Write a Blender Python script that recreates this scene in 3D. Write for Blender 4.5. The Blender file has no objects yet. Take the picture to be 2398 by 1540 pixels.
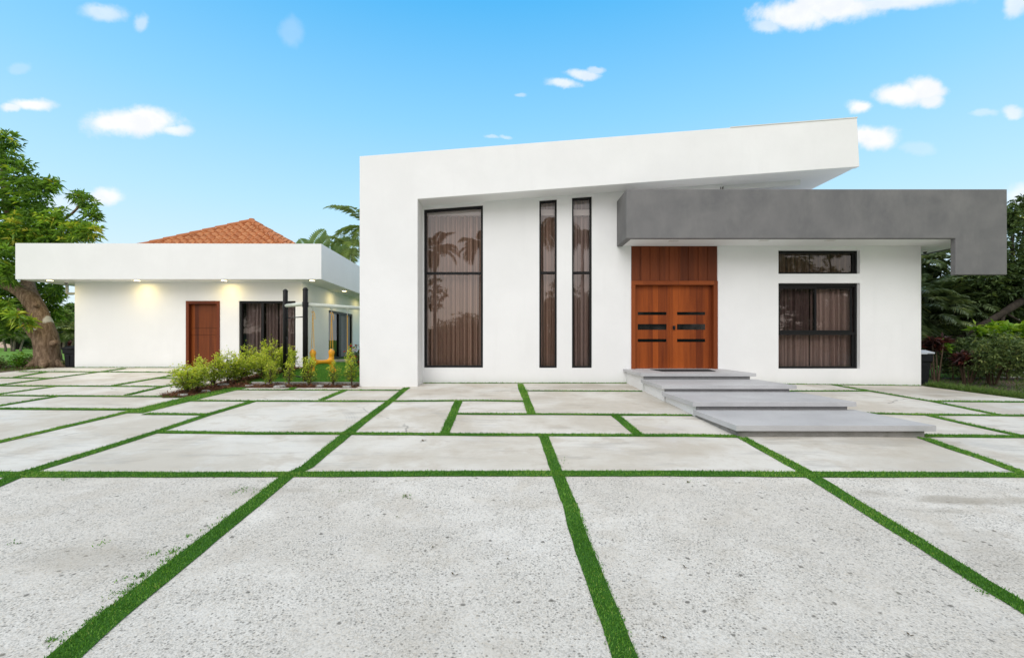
import bpy, bmesh, math, random
import numpy as np
from mathutils import Vector
R = math.radians
random.seed(7)
rng = np.random.default_rng(11)
sc = bpy.context.scene
# ------------------------------------------------------------------ camera
F, CX, HY, ZC = 1066.0, 1190.0, 795.0, 1.10      # focal length and eye height worked out from the photo
cam = bpy.data.cameras.new("camera"); camo = bpy.data.objects.new("camera", cam)
sc.collection.objects.link(camo); sc.camera = camo
camo.location = (0, 0, ZC); camo.rotation_euler = (R(90), 0, 0)
cam.sensor_width = 36; cam.lens = 36 * F / 2398
cam.shift_x = 9 / 2398; cam.shift_y = 25 / 2398
cam.clip_start = 0.05; cam.clip_end = 2000
# ------------------------------------------------------------------ exposure, sun
sc.view_settings.view_transform = 'Standard'; sc.view_settings.look = 'None'
sc.view_settings.exposure = 0.14; sc.view_settings.gamma = 1
SUN_EL, SUN_AZ = R(38), R(205)                   # azimuth clockwise from +Y: behind the camera, a little left
sun = bpy.data.lights.new("sun", 'SUN'); suno = bpy.data.objects.new("sun", sun); sc.collection.objects.link(suno)
sun.energy = 1.5; sun.angle = R(50); sun.color = (1.0, 0.98, 0.955)
sd = Vector((math.sin(SUN_AZ) * math.cos(SUN_EL), math.cos(SUN_AZ) * math.cos(SUN_EL), math.sin(SUN_EL)))
suno.rotation_euler = sd.to_track_quat('Z', 'Y').to_euler()
suno.location = sd * 60

# ------------------------------------------------------------------ node helpers
class NT:
    def __init__(s, tree): s.t = tree
    def n(s, typ, **kw):
        nd = s.t.nodes.new(typ)
        for k, v in kw.items():
            if k == 'ins':
                for i, val in v.items():
                    if isinstance(val, bpy.types.NodeSocket): s.t.links.new(val, nd.inputs[i])
                    else: nd.inputs[i].default_value = val
            else: setattr(nd, k, v)
        return nd
    def m(s, op, a, b=None, c=None, clamp=False):
        ins = {0: a}
        if b is not None: ins[1] = b
        if c is not None: ins[2] = c
        return s.n('ShaderNodeMath', operation=op, use_clamp=clamp, ins=ins).outputs[0]
    def v(s, op, a, b=None):
        ins = {0: a}
        if b is not None: ins[1] = b
        nd = s.n('ShaderNodeVectorMath', operation=op, ins=ins)
        return nd.outputs['Value'] if op in ('LENGTH', 'DOT_PRODUCT', 'DISTANCE') else nd.outputs[0]
    def mix(s, fac, a, b, blend='MIX'):
        nd = s.n('ShaderNodeMix', data_type='RGBA', blend_type=blend)
        for i, val in ((0, fac), (6, a), (7, b)):
            if isinstance(val, bpy.types.NodeSocket): s.t.links.new(val, nd.inputs[i])
            else: nd.inputs[i].default_value = val if i == 0 else (tuple(val) + (1,) if len(val) == 3 else val)
        return nd.outputs[2]
    def ramp(s, fac, stops, interp='LINEAR'):
        nd = s.n('ShaderNodeValToRGB', ins={0: fac}); cr = nd.color_ramp; cr.interpolation = interp
        while len(cr.elements) < len(stops): cr.elements.new(0.5)
        for e, (p, c) in zip(cr.elements, stops):
            e.position = p; e.color = (c, c, c, 1) if isinstance(c, (int, float)) else tuple(c) + (1,)
        return nd.outputs[0]
    def noise(s, vec, scale, detail=4, rough=0.55, dist=0.0):
        return s.n('ShaderNodeTexNoise', ins={'Vector': vec, 'Scale': scale, 'Detail': detail, 'Roughness': rough, 'Distortion': dist}).outputs[0]
    def ss(s, x, a, b):
        return s.n('ShaderNodeMapRange', interpolation_type='SMOOTHSTEP', ins={0: x, 1: a, 2: b, 3: 0.0, 4: 1.0}).outputs[0]

# ------------------------------------------------------------------ world: evening sky with small clouds
w = bpy.data.worlds.new("World"); sc.world = w; w.use_nodes = True
w.node_tree.nodes.clear(); k = NT(w.node_tree)
tc = k.n('ShaderNodeTexCoord').outputs['Generated']
sep = k.n('ShaderNodeSeparateXYZ', ins={0: tc})
el = k.m('MAXIMUM', sep.outputs[2], 0.0)
nish = k.n('ShaderNodeTexSky', sky_type='NISHITA', sun_disc=False, sun_elevation=SUN_EL, sun_rotation=SUN_AZ, air_density=1.0, dust_density=0.6, ozone_density=2.0).outputs[0]
nishs = k.mix(1.0, nish, (0.10, 0.10, 0.10), 'MULTIPLY')
front = k.ramp(el, [(0.0, (0.86, 0.95, 1.0)), (0.12, (0.72, 0.90, 1.02)), (0.26, (0.50, 0.82, 1.03)), (0.42, (0.28, 0.68, 1.02)), (0.60, (0.09, 0.50, 0.96)), (0.72, (0.62, 0.72, 0.86)), (0.82, (1.02, 1.03, 1.05)), (1.0, (1.06, 1.07, 1.08))])
back = k.ramp(el, [(0.0, (1.0, 0.86, 0.78)), (0.2, (1.02, 0.95, 0.90)), (0.6, (0.98, 0.99, 1.0)), (1.0, (1.06, 1.07, 1.08))])
az = k.ss(sep.outputs[1], 0.25, -0.45)
base = k.mix(az, front, back)
base = k.mix(0.12, base, nishs)
nz = k.n('ShaderNodeTexNoise', ins={'Vector': tc, 'Scale': 9.0, 'Detail': 7.0, 'Roughness': 0.6}).outputs['Color']
nzc = k.v('SUBTRACT', nz, (0.5, 0.5, 0.5))
warp = k.v('ADD', tc, k.v('MULTIPLY', nzc, (0.040, 0.040, 0.040)))
fine = k.noise(tc, 24.0, 8, 0.66)
CL = [  # direction given as (x, y) picture angles, half width, half height, opacity
 (315, 290, 105, 34, 1), (270, 292, 62, 26, 1), (345, 278, 66, 30, 1), (405, 303, 36, 14, .8), (72, 246, 52, 17, .95), (28, 256, 30, 10, .8),
 (235, 25, 60, 22, .55), (332, 45, 18, 22, .45), (247, 456, 44, 20, .9), (1310, 192, 42, 13, .75), (1358, 166, 42, 12, .75), (1395, 155, 26, 7, .55),
 (1860, 34, 95, 32, .95), (1950, 12, 120, 34, .95), (2090, 4, 150, 22, .8), (1795, 62, 34, 20, .6), (2108, 224, 66, 26, 1), (2165, 212, 48, 30, 1), (2180, 238, 34, 20, .9), (2006, 250, 32, 15, .95),
 (2050, 328, 52, 28, 1), (2020, 318, 40, 26, 1), (2376, 262, 26, 14, .7), (2305, 262, 34, 8, .35), (2376, 16, 28, 30, .7), (690, 78, 26, 36, .18), (1150, 321, 18, 4, .4), (1182, 319, 14, 4, .4),
 (2395, 470, 60, 40, .7), (150, 470, 60, 26, .4), (42, 158, 26, 12, .2), (2150, 352, 50, 14, .22), (1218, 218, 12, 5, .35)]
tot = None
for (px, py, hx, hy, op) in CL:
    d = Vector(((px - CX) / F, 1.0, (HY - py) / F)); ln = d.length; d.normalize()
    off = k.v('SUBTRACT', warp, tuple(d))          # offset from the cloud's centre on the sky dome, along its own right and up
    uu = k.v('DOT_PRODUCT', off, tuple(Vector((1, -d.x / d.y, 0)) / (d.y * hx / F))); vv = k.v('DOT_PRODUCT', off, tuple(Vector((0, -d.z / d.y, 1)) / (d.y * hy / F)))
    lnn = k.m('SQRT', k.m('ADD', k.m('MULTIPLY', uu, uu), k.m('MULTIPLY', vv, vv)))
    a = k.m('MULTIPLY', k.ss(k.m('ADD', lnn, k.m('MULTIPLY', fine, 1.5)), 2.05, 1.20), op)
    tot = a if tot is None else k.m('MAXIMUM', tot, a)
cloudc = k.mix(k.ss(fine, 0.35, 0.7), (0.86, 0.88, 0.93), (0.98, 0.97, 0.97))
skyc = k.mix(tot, base, cloudc)
below = k.ss(sep.outputs[2], -0.02, -0.12)
skyc = k.mix(below, skyc, (0.30, 0.32, 0.26))
bg = k.n('ShaderNodeBackground', ins={0: skyc, 1: 1.0})
wo = k.n('ShaderNodeOutputWorld', ins={0: bg.outputs[0]})

# ------------------------------------------------------------------ ground and picture geometry helpers
SL = 0.0398
def gz(x, y):
    yy = np.clip(y, -8, 60)
    return SL * (yy - 11.6) - 0.012 * np.clip(np.asarray(x) - 5.0, 0, 8)
def P(px, py, Y): return Vector(((px - CX) * Y / F, Y, ZC + (HY - py) * Y / F))
def G(px, py):
    Y = 1664.8 / (py - 752.6)
    for _ in range(8):
        X = (px - CX) * Y / F
        off = 0.012 * min(max(X - 5, 0), 8)
        Y = (1664.8 + off * F) / (py - 752.6)
    X = (px - CX) * Y / F
    return Vector((X, Y, float(gz(X, Y))))
def XZ(px, py, Y): p = P(px, py, Y); return p.x, p.z

# ------------------------------------------------------------------ materials
MATS = {}
def mat(name):
    m = bpy.data.materials.new(name); m.use_nodes = True; m.node_tree.nodes.clear(); MATS[name] = m
    return m, NT(m.node_tree)
def finish(k, color, rough=0.6, bump=None, bstr=0.2, bdist=0.01, metallic=0.0, spec=0.5, extra=None):
    bs = k.n('ShaderNodeBsdfPrincipled')
    for i, val in (('Base Color', color), ('Roughness', rough), ('Metallic', metallic), ('Specular IOR Level', spec)):
        if isinstance(val, bpy.types.NodeSocket): k.t.links.new(val, bs.inputs[i])
        else: bs.inputs[i].default_value = (tuple(val) + (1,)) if isinstance(val, (tuple, list)) else val
    if bump is not None:
        b = k.n('ShaderNodeBump', ins={'Strength': bstr, 'Distance': bdist, 'Height': bump})
        k.t.links.new(b.outputs[0], bs.inputs['Normal'])
    if extra:
        for i, val in extra.items(): bs.inputs[i].default_value = val
    k.n('ShaderNodeOutputMaterial', ins={0: bs.outputs[0]})
    return bs
def simple(name, col, rough=0.5, metallic=0.0, var=0.12, scale=6.0, bump=0.0, spec=0.5):
    m, k = mat(name); oc = k.n('ShaderNodeTexCoord').outputs['Object']
    nn = k.noise(oc, scale, 5)
    c = k.mix(nn, tuple(x * (1 - var) for x in col), tuple(min(1, x * (1 + var)) for x in col))
    finish(k, c, rough, nn if bump else None, bump, 0.01, metallic, spec); return m
def stucco(name, col, dirt=0.06):
    m, k = mat(name); oc = k.n('ShaderNodeTexCoord').outputs['Object']
    big = k.noise(oc, 0.55, 5, 0.6)
    st = k.noise(k.v('MULTIPLY', oc, (3.0, 3.0, 0.35)), 1.3, 5, 0.6)
    c = k.mix(k.ss(big, 0.35, 0.7), tuple(x * (1 - dirt) for x in col), col)
    c = k.mix(k.m('MULTIPLY', k.ss(st, 0.52, 0.8), 0.35), c, tuple(x * (1 - 1.8 * dirt) for x in col))
    sk = k.ss(k.noise(oc, 3.1, 2, 0.5), 0.80, 0.84)
    c = k.mix(sk, c, tuple(x * .7 for x in col))
    sx = k.n('ShaderNodeSeparateXYZ', ins={0: oc}).outputs[2]
    splash = k.m('MULTIPLY', k.ss(k.m('ADD', sx, k.m('MULTIPLY', st, 0.3)), 0.42, 0.05), 0.25)
    c = k.mix(splash, c, tuple(x * y for x, y in zip(col, (.80, .77, .71))))
    fine = k.noise(oc, 140.0, 3, 0.6); med = k.noise(oc, 18.0, 4, 0.6)
    finish(k, c, 0.82, k.m('ADD', fine, k.m('MULTIPLY', med, 1.5)), 0.22, 0.006, 0, 0.3); return m
stucco('white_stucco', (0.845, 0.85, 0.855), 0.055)
stucco('soffit_paint', (0.81, 0.81, 0.81), 0.03)
# grey render coat of the canopy: mottled, streaked
m, k = mat('grey_render'); oc = k.n('ShaderNodeTexCoord').outputs['Object']
b1 = k.noise(oc, 0.9, 6, 0.65, 0.4); b2 = k.noise(k.v('MULTIPLY', oc, (1.5, 1.5, 0.7)), 1.3, 7, 0.68); b3 = k.noise(oc, 120, 3)
c = k.mix(k.ss(b1, .3, .7), (0.130, 0.131, 0.136), (0.178, 0.176, 0.178)); c = k.mix(k.m('MULTIPLY', k.ss(b2, .42, .75), .45), c, (0.225, 0.221, 0.217))
c = k.mix(k.m('MULTIPLY', k.ss(b3, .55, .8), .3), c, (0.11, 0.11, 0.115))
finish(k, c, 0.75, b3, 0.2, 0.005, 0, 0.35)
# concrete
def nzv(k, v, sc_): return k.v('SUBTRACT', k.n('ShaderNodeTexNoise', ins={'Vector': v, 'Scale': sc_, 'Detail': 3.0}).outputs['Color'], (.5, .5, .5))
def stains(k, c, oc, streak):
    # darker slab areas by the steps and the house, plus stains; position, width, amount
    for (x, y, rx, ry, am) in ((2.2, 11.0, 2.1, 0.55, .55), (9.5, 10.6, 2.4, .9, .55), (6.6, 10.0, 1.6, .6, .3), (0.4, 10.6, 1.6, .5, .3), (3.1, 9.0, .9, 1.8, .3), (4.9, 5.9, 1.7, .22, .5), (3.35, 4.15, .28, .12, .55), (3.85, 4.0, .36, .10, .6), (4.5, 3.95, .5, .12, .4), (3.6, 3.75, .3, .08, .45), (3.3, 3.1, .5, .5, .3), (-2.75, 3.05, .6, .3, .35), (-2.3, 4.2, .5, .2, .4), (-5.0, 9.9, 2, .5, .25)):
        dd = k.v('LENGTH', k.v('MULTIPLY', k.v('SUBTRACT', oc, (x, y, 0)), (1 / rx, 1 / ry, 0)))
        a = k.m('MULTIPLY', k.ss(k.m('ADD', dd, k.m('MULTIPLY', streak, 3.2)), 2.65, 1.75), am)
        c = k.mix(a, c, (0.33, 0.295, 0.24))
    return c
def concrete(name, rough_agg):
    m, k = mat(name); oc = k.n('ShaderNodeTexCoord').outputs['Object']
    big = k.noise(oc, 0.45, 6, 0.62, 0.3); mid = k.noise(oc, 1.7, 6, 0.68, 0.2); fin = k.noise(oc, 60, 4, 0.65)
    streak = k.noise(k.v('MULTIPLY', oc, (0.5, 2.2, 1)), 2.2, 7, 0.7)
    c = k.mix(k.ss(big, .40, .60), (0.56, 0.515, 0.44), (0.70, 0.675, 0.62))
    c = k.mix(k.m('MULTIPLY', k.ss(mid, .50, .66), .55), c, (0.49, 0.43, 0.35))
    c = k.mix(k.m('MULTIPLY', k.ss(streak, .52, .68), .5), c, (0.40, 0.38, 0.345))
    c = k.mix(k.m('MULTIPLY', k.ss(mid, .45, .25), .5), c, (0.69, 0.685, 0.67))
    if rough_agg:
        # exposed aggregate: pale stones, dark pits between them
        vo = k.n('ShaderNodeTexVoronoi', feature='F1', ins={'Vector': oc, 'Scale': 95.0, 'Randomness': 1.0})
        vc = k.n('ShaderNodeSeparateXYZ', ins={0: vo.outputs['Color']}).outputs[0]
        patch = k.noise(oc, 2.6, 5, 0.6)
        stone = k.ramp(vc, [(0, (0.46, 0.445, 0.42)), (.3, (0.73, 0.70, 0.65)), (.75, (0.83, 0.80, 0.75)), (1, (0.64, 0.58, 0.50))])
        c = k.mix(0.62, c, stone)
        pit = k.noise(oc, 110, 4, 0.7)
        v2 = k.n('ShaderNodeTexVoronoi', feature='F1', ins={'Vector': k.v('ADD', oc, k.v('MULTIPLY', nzv(k, oc, 40), (.012, .012, 0))), 'Scale': 62.0, 'Randomness': 1.0})
        pick = k.n('ShaderNodeSeparateXYZ', ins={0: v2.outputs['Color']}).outputs[1]
        dens = k.m('SUBTRACT', .93, k.m('MULTIPLY', k.ss(patch, .36, .62), .24))
        th = k.m('MULTIPLY', k.ss(v2.outputs['Distance'], .52, .26), k.m('GREATER_THAN', pick, dens))
        c = k.mix(k.m('MULTIPLY', th, .78), c, (0.15, 0.143, 0.125))
        c = k.mix(k.m('MULTIPLY', k.m('MULTIPLY', k.ss(pit, .49, .60), k.ss(patch, .26, .55)), .62), c, (0.28, 0.265, 0.235))
        v3 = k.n('ShaderNodeTexVoronoi', feature='F1', ins={'Vector': k.v('ADD', oc, k.v('MULTIPLY', nzv(k, oc, 30), (.03, .03, 0))), 'Scale': 16.0, 'Randomness': 1.0})
        p3 = k.n('ShaderNodeSeparateXYZ', ins={0: v3.outputs['Color']}).outputs[0]
        c = k.mix(k.m('MULTIPLY', k.m('MULTIPLY', k.ss(v3.outputs['Distance'], .30, .14), k.m('GREATER_THAN', p3, .91)), .8), c, (0.10, 0.095, 0.08))
        grn = k.m('MULTIPLY', k.ss(k.noise(oc, 5.5, 5, .7), .66, .74), k.ss(pit, .45, .6))
        c = k.mix(k.m('MULTIPLY', grn, .55), c, (0.15, 0.17, 0.08))
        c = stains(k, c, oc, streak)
        c = k.mix(k.m('MULTIPLY', k.ss(mid, .50, .64), .22), c, (0.50, 0.45, 0.37)); c = k.mix(k.m('MULTIPLY', k.ss(big, .55, .42), .10), c, (0.44, 0.42, 0.385))
        h = k.m('SUBTRACT', k.m('MULTIPLY', vo.outputs['Distance'], -1.0), k.m('MULTIPLY', th, .6))
        finish(k, c, 0.9, h, 0.25, 0.008, 0, 0.2)
    else:
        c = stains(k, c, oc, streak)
        crk = k.n('ShaderNodeTexVoronoi', feature='DISTANCE_TO_EDGE', ins={'Vector': k.v('ADD', oc, k.v('MULTIPLY', k.n('ShaderNodeTexNoise', ins={'Vector': oc, 'Scale': 1.2, 'Detail': 6}).outputs['Color'], (1.0, 1.0, 0))), 'Scale': .16}).outputs['Distance']
        ck = k.m('MULTIPLY', k.ss(crk, .004, .0015), k.ss(big, .50, .56))
        c = k.mix(k.m('MULTIPLY', ck, .6), c, (0.18, 0.17, 0.155))
        c = k.mix(k.m('MULTIPLY', k.ss(fin, .55, .75), .35), c, (0.38, 0.36, 0.32))
        dk = k.ss(k.noise(oc, 9, 4, .6), .74, .79)
        c = k.mix(k.m('MULTIPLY', dk, .5), c, (0.16, 0.15, 0.13))
        so = k.n('ShaderNodeSeparateXYZ', ins={0: oc}); ym = k.m('MULTIPLY', k.ss(so.outputs[1], 6.5, 6.9), k.ss(so.outputs[1], 8.62, 8.5))
        for cx_ in (-5.5, -3.95):
            dd = k.v('LENGTH', k.v('MULTIPLY', k.v('SUBTRACT', oc, (cx_, 6.2, 0)), (1, 1, 0)))
            band = k.m('MULTIPLY', k.m('MULTIPLY', k.ss(dd, 3.08, 3.12), k.ss(dd, 3.30, 3.24)), k.m('GREATER_THAN', so.outputs[0], cx_ + 1.6))
            rib = k.m('MULTIPLY', k.m('ADD', k.m('SINE', k.m('MULTIPLY', dd, 150.0)), 1.3), .16)
            c = k.mix(k.m('MULTIPLY', k.m('MULTIPLY', band, ym), k.m('MULTIPLY', rib, k.ss(streak, .35, .6))), c, (0.30, 0.30, 0.30))
        rg = k.ramp(mid, [(.3, .42), (.7, .75)])
        finish(k, c, rg, fin, 0.25, 0.006, 0, 0.4)
concrete('smooth_concrete', False); concrete('aggregate_concrete', True)
# step stone
m, k = mat('step_stone'); oc = k.n('ShaderNodeTexCoord').outputs['Object']
n1 = k.noise(oc, 1.2, 5, .6); n2 = k.noise(oc, 260, 3, .7); n3 = k.noise(oc, 60, 3, .7)
c = k.mix(k.ss(n1, .3, .7), (0.45, 0.45, 0.46), (0.54, 0.54, 0.55)); c = k.mix(k.m('MULTIPLY', k.ss(n2, .5, .75), .7), c, (0.20, 0.20, 0.205)); c = k.mix(k.m('MULTIPLY', k.ss(n3, .66, .72), .6), c, (0.14, 0.14, 0.14))
finish(k, c, 0.5, n2, 0.12, 0.003, 0, 0.45)
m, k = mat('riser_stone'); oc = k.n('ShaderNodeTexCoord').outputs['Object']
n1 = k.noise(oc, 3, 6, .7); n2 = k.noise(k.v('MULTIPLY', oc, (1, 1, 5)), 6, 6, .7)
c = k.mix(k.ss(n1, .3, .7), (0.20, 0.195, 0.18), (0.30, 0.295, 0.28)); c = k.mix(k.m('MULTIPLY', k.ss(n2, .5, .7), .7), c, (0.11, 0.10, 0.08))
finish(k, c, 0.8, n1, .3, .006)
# wood with vertical boards
def wood(name, light, dark, board=0.17, shift=0.0):
    m, k = mat(name); oc = k.n('ShaderNodeTexCoord').outputs['Object']
    sx = k.n('ShaderNodeSeparateXYZ', ins={0: oc})
    xx = k.m('ADD', k.m('ADD', sx.outputs[0], k.m('MULTIPLY', sx.outputs[1], .9)), shift)
    u = k.m('DIVIDE', k.m('ADD', xx, k.m('MULTIPLY', k.noise(k.n('ShaderNodeCombineXYZ', ins={0: xx}).outputs[0], 2.0, 1), .25)), board)
    idx = k.m('FLOOR', u)
    wn = k.n('ShaderNodeTexWhiteNoise', noise_dimensions='1D', ins={'W': idx})
    grain = k.noise(k.v('ADD', k.v('MULTIPLY', oc, (26, 26, 1.1)), k.v('MULTIPLY', wn.outputs['Color'], (40, 40, 40))), 1.0, 6, .62, .6)
    fig = k.noise(k.v('ADD', k.v('MULTIPLY', oc, (5, 5, .45)), k.v('MULTIPLY', wn.outputs['Color'], (20, 20, 20))), 1.0, 4, .5, 1.2)
    t = k.m('ADD', k.m('MULTIPLY', wn.outputs['Value'], .55), k.m('ADD', k.m('MULTIPLY', grain, .45), k.m('MULTIPLY', fig, .5)))
    c = k.ramp(t, [(.36, dark), (.66, tuple((a + b) / 2 for a, b in zip(light, dark))), (.98, light)])
    fr = k.m('FRACT', u); seam = k.m('ADD', k.ss(fr, .018, .006), k.ss(fr, .985, .996))
    c = k.mix(k.m('MULTIPLY', seam, .35), c, tuple(x * .35 for x in dark))
    finish(k, c, k.ramp(grain, [(.2, .42), (.8, .6)]), grain, .12, .004, 0, .22)
wood('door_wood', (0.36, 0.080, 0.012), (0.095, 0.016, 0.004), .16)
wood('panel_wood', (0.19, 0.046, 0.013), (0.060, 0.014, 0.006), .19, .05)
wood('frame_wood', (0.26, 0.062, 0.014), (0.165, 0.036, 0.009), .9, .4)
wood('dark_wood', (0.25, 0.062, 0.014), (0.060, 0.013, 0.005), .17)
wood('dark_frame_wood', (0.16, 0.036, 0.012), (0.10, 0.021, 0.008), .9, .4)
simple('black_frame', (0.010, 0.010, 0.011), .45, 0, .2, 9, 0, .22)
simple('black_metal', (0.008, 0.008, 0.010), .4, 0, .2, 9, 0, .3)
simple('black_plastic', (0.008, 0.009, 0.012), .5, 0, .25, 12, 0, .25)
simple('grey_lid', (0.42, 0.45, 0.49), .5)
simple('cream_metal', (0.60, 0.64, 0.56), .38)
simple('steel', (0.5, 0.5, 0.5), .3, 1.0)
simple('yellow_plastic', (0.85, 0.38, 0.010), .38, 0, .06)
simple('yellow_chain', (0.85, 0.46, 0.02), .42, 0, .1)
simple('rubber_mat', (0.02, 0.02, 0.022), .95, 0, .3, 300, .3)
simple('white_plastic', (0.72, 0.71, 0.67), .4, 0, .05)
simple('black_glass', (0.006, 0.007, 0.007), .06, 0, .1)
simple('room_dark', (0.10, 0.085, 0.075), .9)
simple('pink_paint', (0.62, 0.46, 0.42), .8)
simple('mulch_base', (0.085, 0.042, 0.024), .95, 0, .6, 40, .6)
simple('soil', (0.105, 0.075, 0.048), .95, 0, .55, 5, .6)
simple('kerb_stone', (0.34, 0.33, 0.31), .85, 0, .2, 12, .3)
simple('roof_grey', (0.24, 0.245, 0.25), .8, 0, .15, 2)
simple('light_fitting', (0.62, 0.60, 0.58), .5)
simple('riser_shade_grey', (0.22, 0.22, 0.225), .7, 0, .2, 14, .3)  # upper step risers, colour darkened for the shade under the nosings
simple('stone_slab', (0.36, 0.35, 0.33), .8, 0, .25, 14, .3)
# glass: bronze tint, strong mirror
def glass(name, refl, tint):
    m, k = mat(name)
    lw = k.n('ShaderNodeLayerWeight', ins={0: .35}).outputs['Fresnel']
    gl = k.n('ShaderNodeBsdfGlossy', ins={'Color': (0.95, 0.93, 0.92, 1), 'Roughness': 0.0})
    oc = k.n('ShaderNodeTexCoord').outputs['Object']
    b = k.n('ShaderNodeBump', ins={'Strength': .012, 'Distance': .05, 'Height': k.noise(oc, 1.4, 2)}); k.t.links.new(b.outputs[0], gl.inputs['Normal'])
    tr = k.n('ShaderNodeBsdfTransparent', ins={'Color': tint + (1,)})
    mx = k.n('ShaderNodeMixShader', ins={0: k.m('ADD', k.m('MULTIPLY', lw, .7), refl, clamp=True), 1: tr.outputs[0], 2: gl.outputs[0]})
    k.n('ShaderNodeOutputMaterial', ins={0: mx.outputs[0]})
glass('bronze_glass', .105, (0.95, 0.89, 0.86)); glass('grey_glass', .05, (0.76, 0.73, 0.73)); glass('dark_glass', .09, (0.12, 0.12, 0.12))
def cloth(name, col):
    m, k = mat(name); oc = k.n('ShaderNodeTexCoord').outputs['Object']
    weave = k.noise(k.v('MULTIPLY', oc, (90, 1, 6)), 1.0, 3)
    c = k.mix(weave, tuple(x * .75 for x in col), tuple(x * 1.2 for x in col))
    xx = k.n('ShaderNodeSeparateXYZ', ins={0: oc}).outputs[0]; fold = k.noise(k.n('ShaderNodeCombineXYZ', ins={0: xx}).outputs[0], 19.0, 3, .6)
    c = k.mix(k.ss(fold, .42, .56), c, tuple(x * .55 for x in col))      # fold shade painted as darker stripes, plus doubled cloth
    d = k.n('ShaderNodeBsdfDiffuse', ins={0: c}); t = k.n('ShaderNodeBsdfTranslucent', ins={0: c})
    mx = k.n('ShaderNodeMixShader', ins={0: .14, 1: d.outputs[0], 2: t.outputs[0]})
    k.n('ShaderNodeOutputMaterial', ins={0: mx.outputs[0]})
cloth('brown_curtain', (0.60, 0.44, 0.365)); cloth('mauve_curtain', (0.58, 0.46, 0.43)); cloth('olive_curtain', (0.42, 0.32, 0.21)); cloth('grey_blind', (0.36, 0.35, 0.37))
# terracotta
m, k = mat('terracotta'); oc = k.n('ShaderNodeTexCoord').outputs['Object']
n1 = k.noise(oc, 5, 4, .6); n2 = k.noise(oc, 1.1, 5, .65); n3 = k.noise(oc, 40, 4, .7)
c = k.mix(k.ss(n1, .3, .7), (0.43, 0.155, 0.058), (0.60, 0.265, 0.11)); c = k.mix(k.m('MULTIPLY', k.ss(n2, .55, .75), .5), c, (0.22, 0.085, 0.04)); c = k.mix(k.m('MULTIPLY', k.ss(n3, .66, .8), .4), c, (0.16, 0.08, 0.05))
finish(k, c, .8, n3, .2, .006)
m, k = mat('mortar_tile'); oc = k.n('ShaderNodeTexCoord').outputs['Object']
n2 = k.noise(oc, 3.5, 5, .7)
c = k.mix(k.ss(n2, .62, .68), (0.42, 0.15, 0.055), (0.50, 0.44, 0.38)); finish(k, c, .85, n2, .3, .01)
# bark
def bark(name, a, b, pale=False):
    m, k = mat(name); oc = k.n('ShaderNodeTexCoord').outputs['Object']
    v = k.noise(k.v('MULTIPLY', oc, (3, 3, .8)), 4.0, 7, .72, .5); f = k.noise(oc, 30, 5, .7)
    c = k.mix(k.ss(v, .35, .68), a, b)
    c = k.mix(k.m('MULTIPLY', k.ss(f, .52, .72), .6), c, tuple(x * .35 for x in a))
    if pale:
        for (x, z, rx, rz) in ((-16.03, 1.88, .065, .22), (-16.2, 1.5, .06, .08), (-16.62, 1.13, .10, .18)):
            dd = k.v('LENGTH', k.v('MULTIPLY', k.v('SUBTRACT', oc, (x, 0, z)), (1 / rx, 0, 1 / rz)))
            c = k.mix(k.ss(k.m('ADD', dd, v), 1.6, 1.2), c, (0.62, 0.60, 0.55))
        c = k.mix(k.ss(k.noise(oc, 14, 4, .6), .70, .74), c, (0.55, 0.52, 0.46))
    finish(k, c, .9, k.m('ADD', v, k.m('MULTIPLY', f, .5)), .7, .03, 0, .2)
bark('mango_bark', (0.13, 0.085, 0.055), (0.34, 0.245, 0.17), True); bark('dark_bark', (0.026, 0.021, 0.017), (0.055, 0.045, 0.035)); bark('palm_bark', (0.15, 0.125, 0.10), (0.28, 0.24, 0.20)); bark('twig_bark', (0.09, 0.06, 0.04), (0.16, 0.115, 0.08))
# foliage: colour chosen per leaf by a stored tone
FG = {'mango_leaf': 2.5, 'dark_leaf': 2.6, 'palm_leaf': 2.7, 'far_leaf': 1.9, 'turf_blade': 1.9, 'red_leaf': 1.8, 'weed_blade': 1.35, 'shrub_leaf': 1.4}
def foliage(name, stops, trans=.35, rough=.45, hue=None):
    m, k = mat(name); g = FG.get(name, 1.0); stops = [(p, tuple(min(.7, x * g) for x in c)) for p, c in stops]
    a = k.n('ShaderNodeAttribute', attribute_name='var').outputs['Fac']
    c = k.ramp(a, stops)
    p = k.n('ShaderNodeBsdfPrincipled', ins={'Base Color': c, 'Roughness': rough, 'Specular IOR Level': .4})
    t = k.n('ShaderNodeBsdfTranslucent', ins={0: k.mix(1.0, c, (1.25, 1.2, .6), 'MULTIPLY')})
    mx = k.n('ShaderNodeMixShader', ins={0: trans, 1: p.outputs[0], 2: t.outputs[0]})
    k.n('ShaderNodeOutputMaterial', ins={0: mx.outputs[0]})
foliage('mango_leaf', [(0, (0.030, 0.062, 0.014)), (.4, (0.062, 0.118, 0.020)), (.72, (0.115, 0.20, 0.026)), (.9, (0.22, 0.27, 0.03)), (1, (0.25, 0.24, 0.04))], .38)
foliage('shrub_leaf', [(0, (0.085, 0.14, 0.018)), (.4, (0.19, 0.27, 0.028)), (.75, (0.40, 0.47, 0.045)), (1, (0.62, 0.62, 0.09))], .4)
foliage('dark_leaf', [(0, (0.012, 0.021, 0.009)), (.5, (0.034, 0.055, 0.020)), (.85, (0.078, 0.108, 0.036)), (1, (0.16, 0.18, 0.065))], .3)
foliage('palm_leaf', [(0, (0.013, 0.021, 0.011)), (.45, (0.034, 0.052, 0.025)), (.75, (0.075, 0.10, 0.045)), (1, (0.19, 0.20, 0.085))], .25, .32)
foliage('bright_leaf', [(0, (0.05, 0.14, 0.01)), (.5, (0.13, 0.30, 0.02)), (1, (0.30, 0.45, 0.04))], .4)
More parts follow.
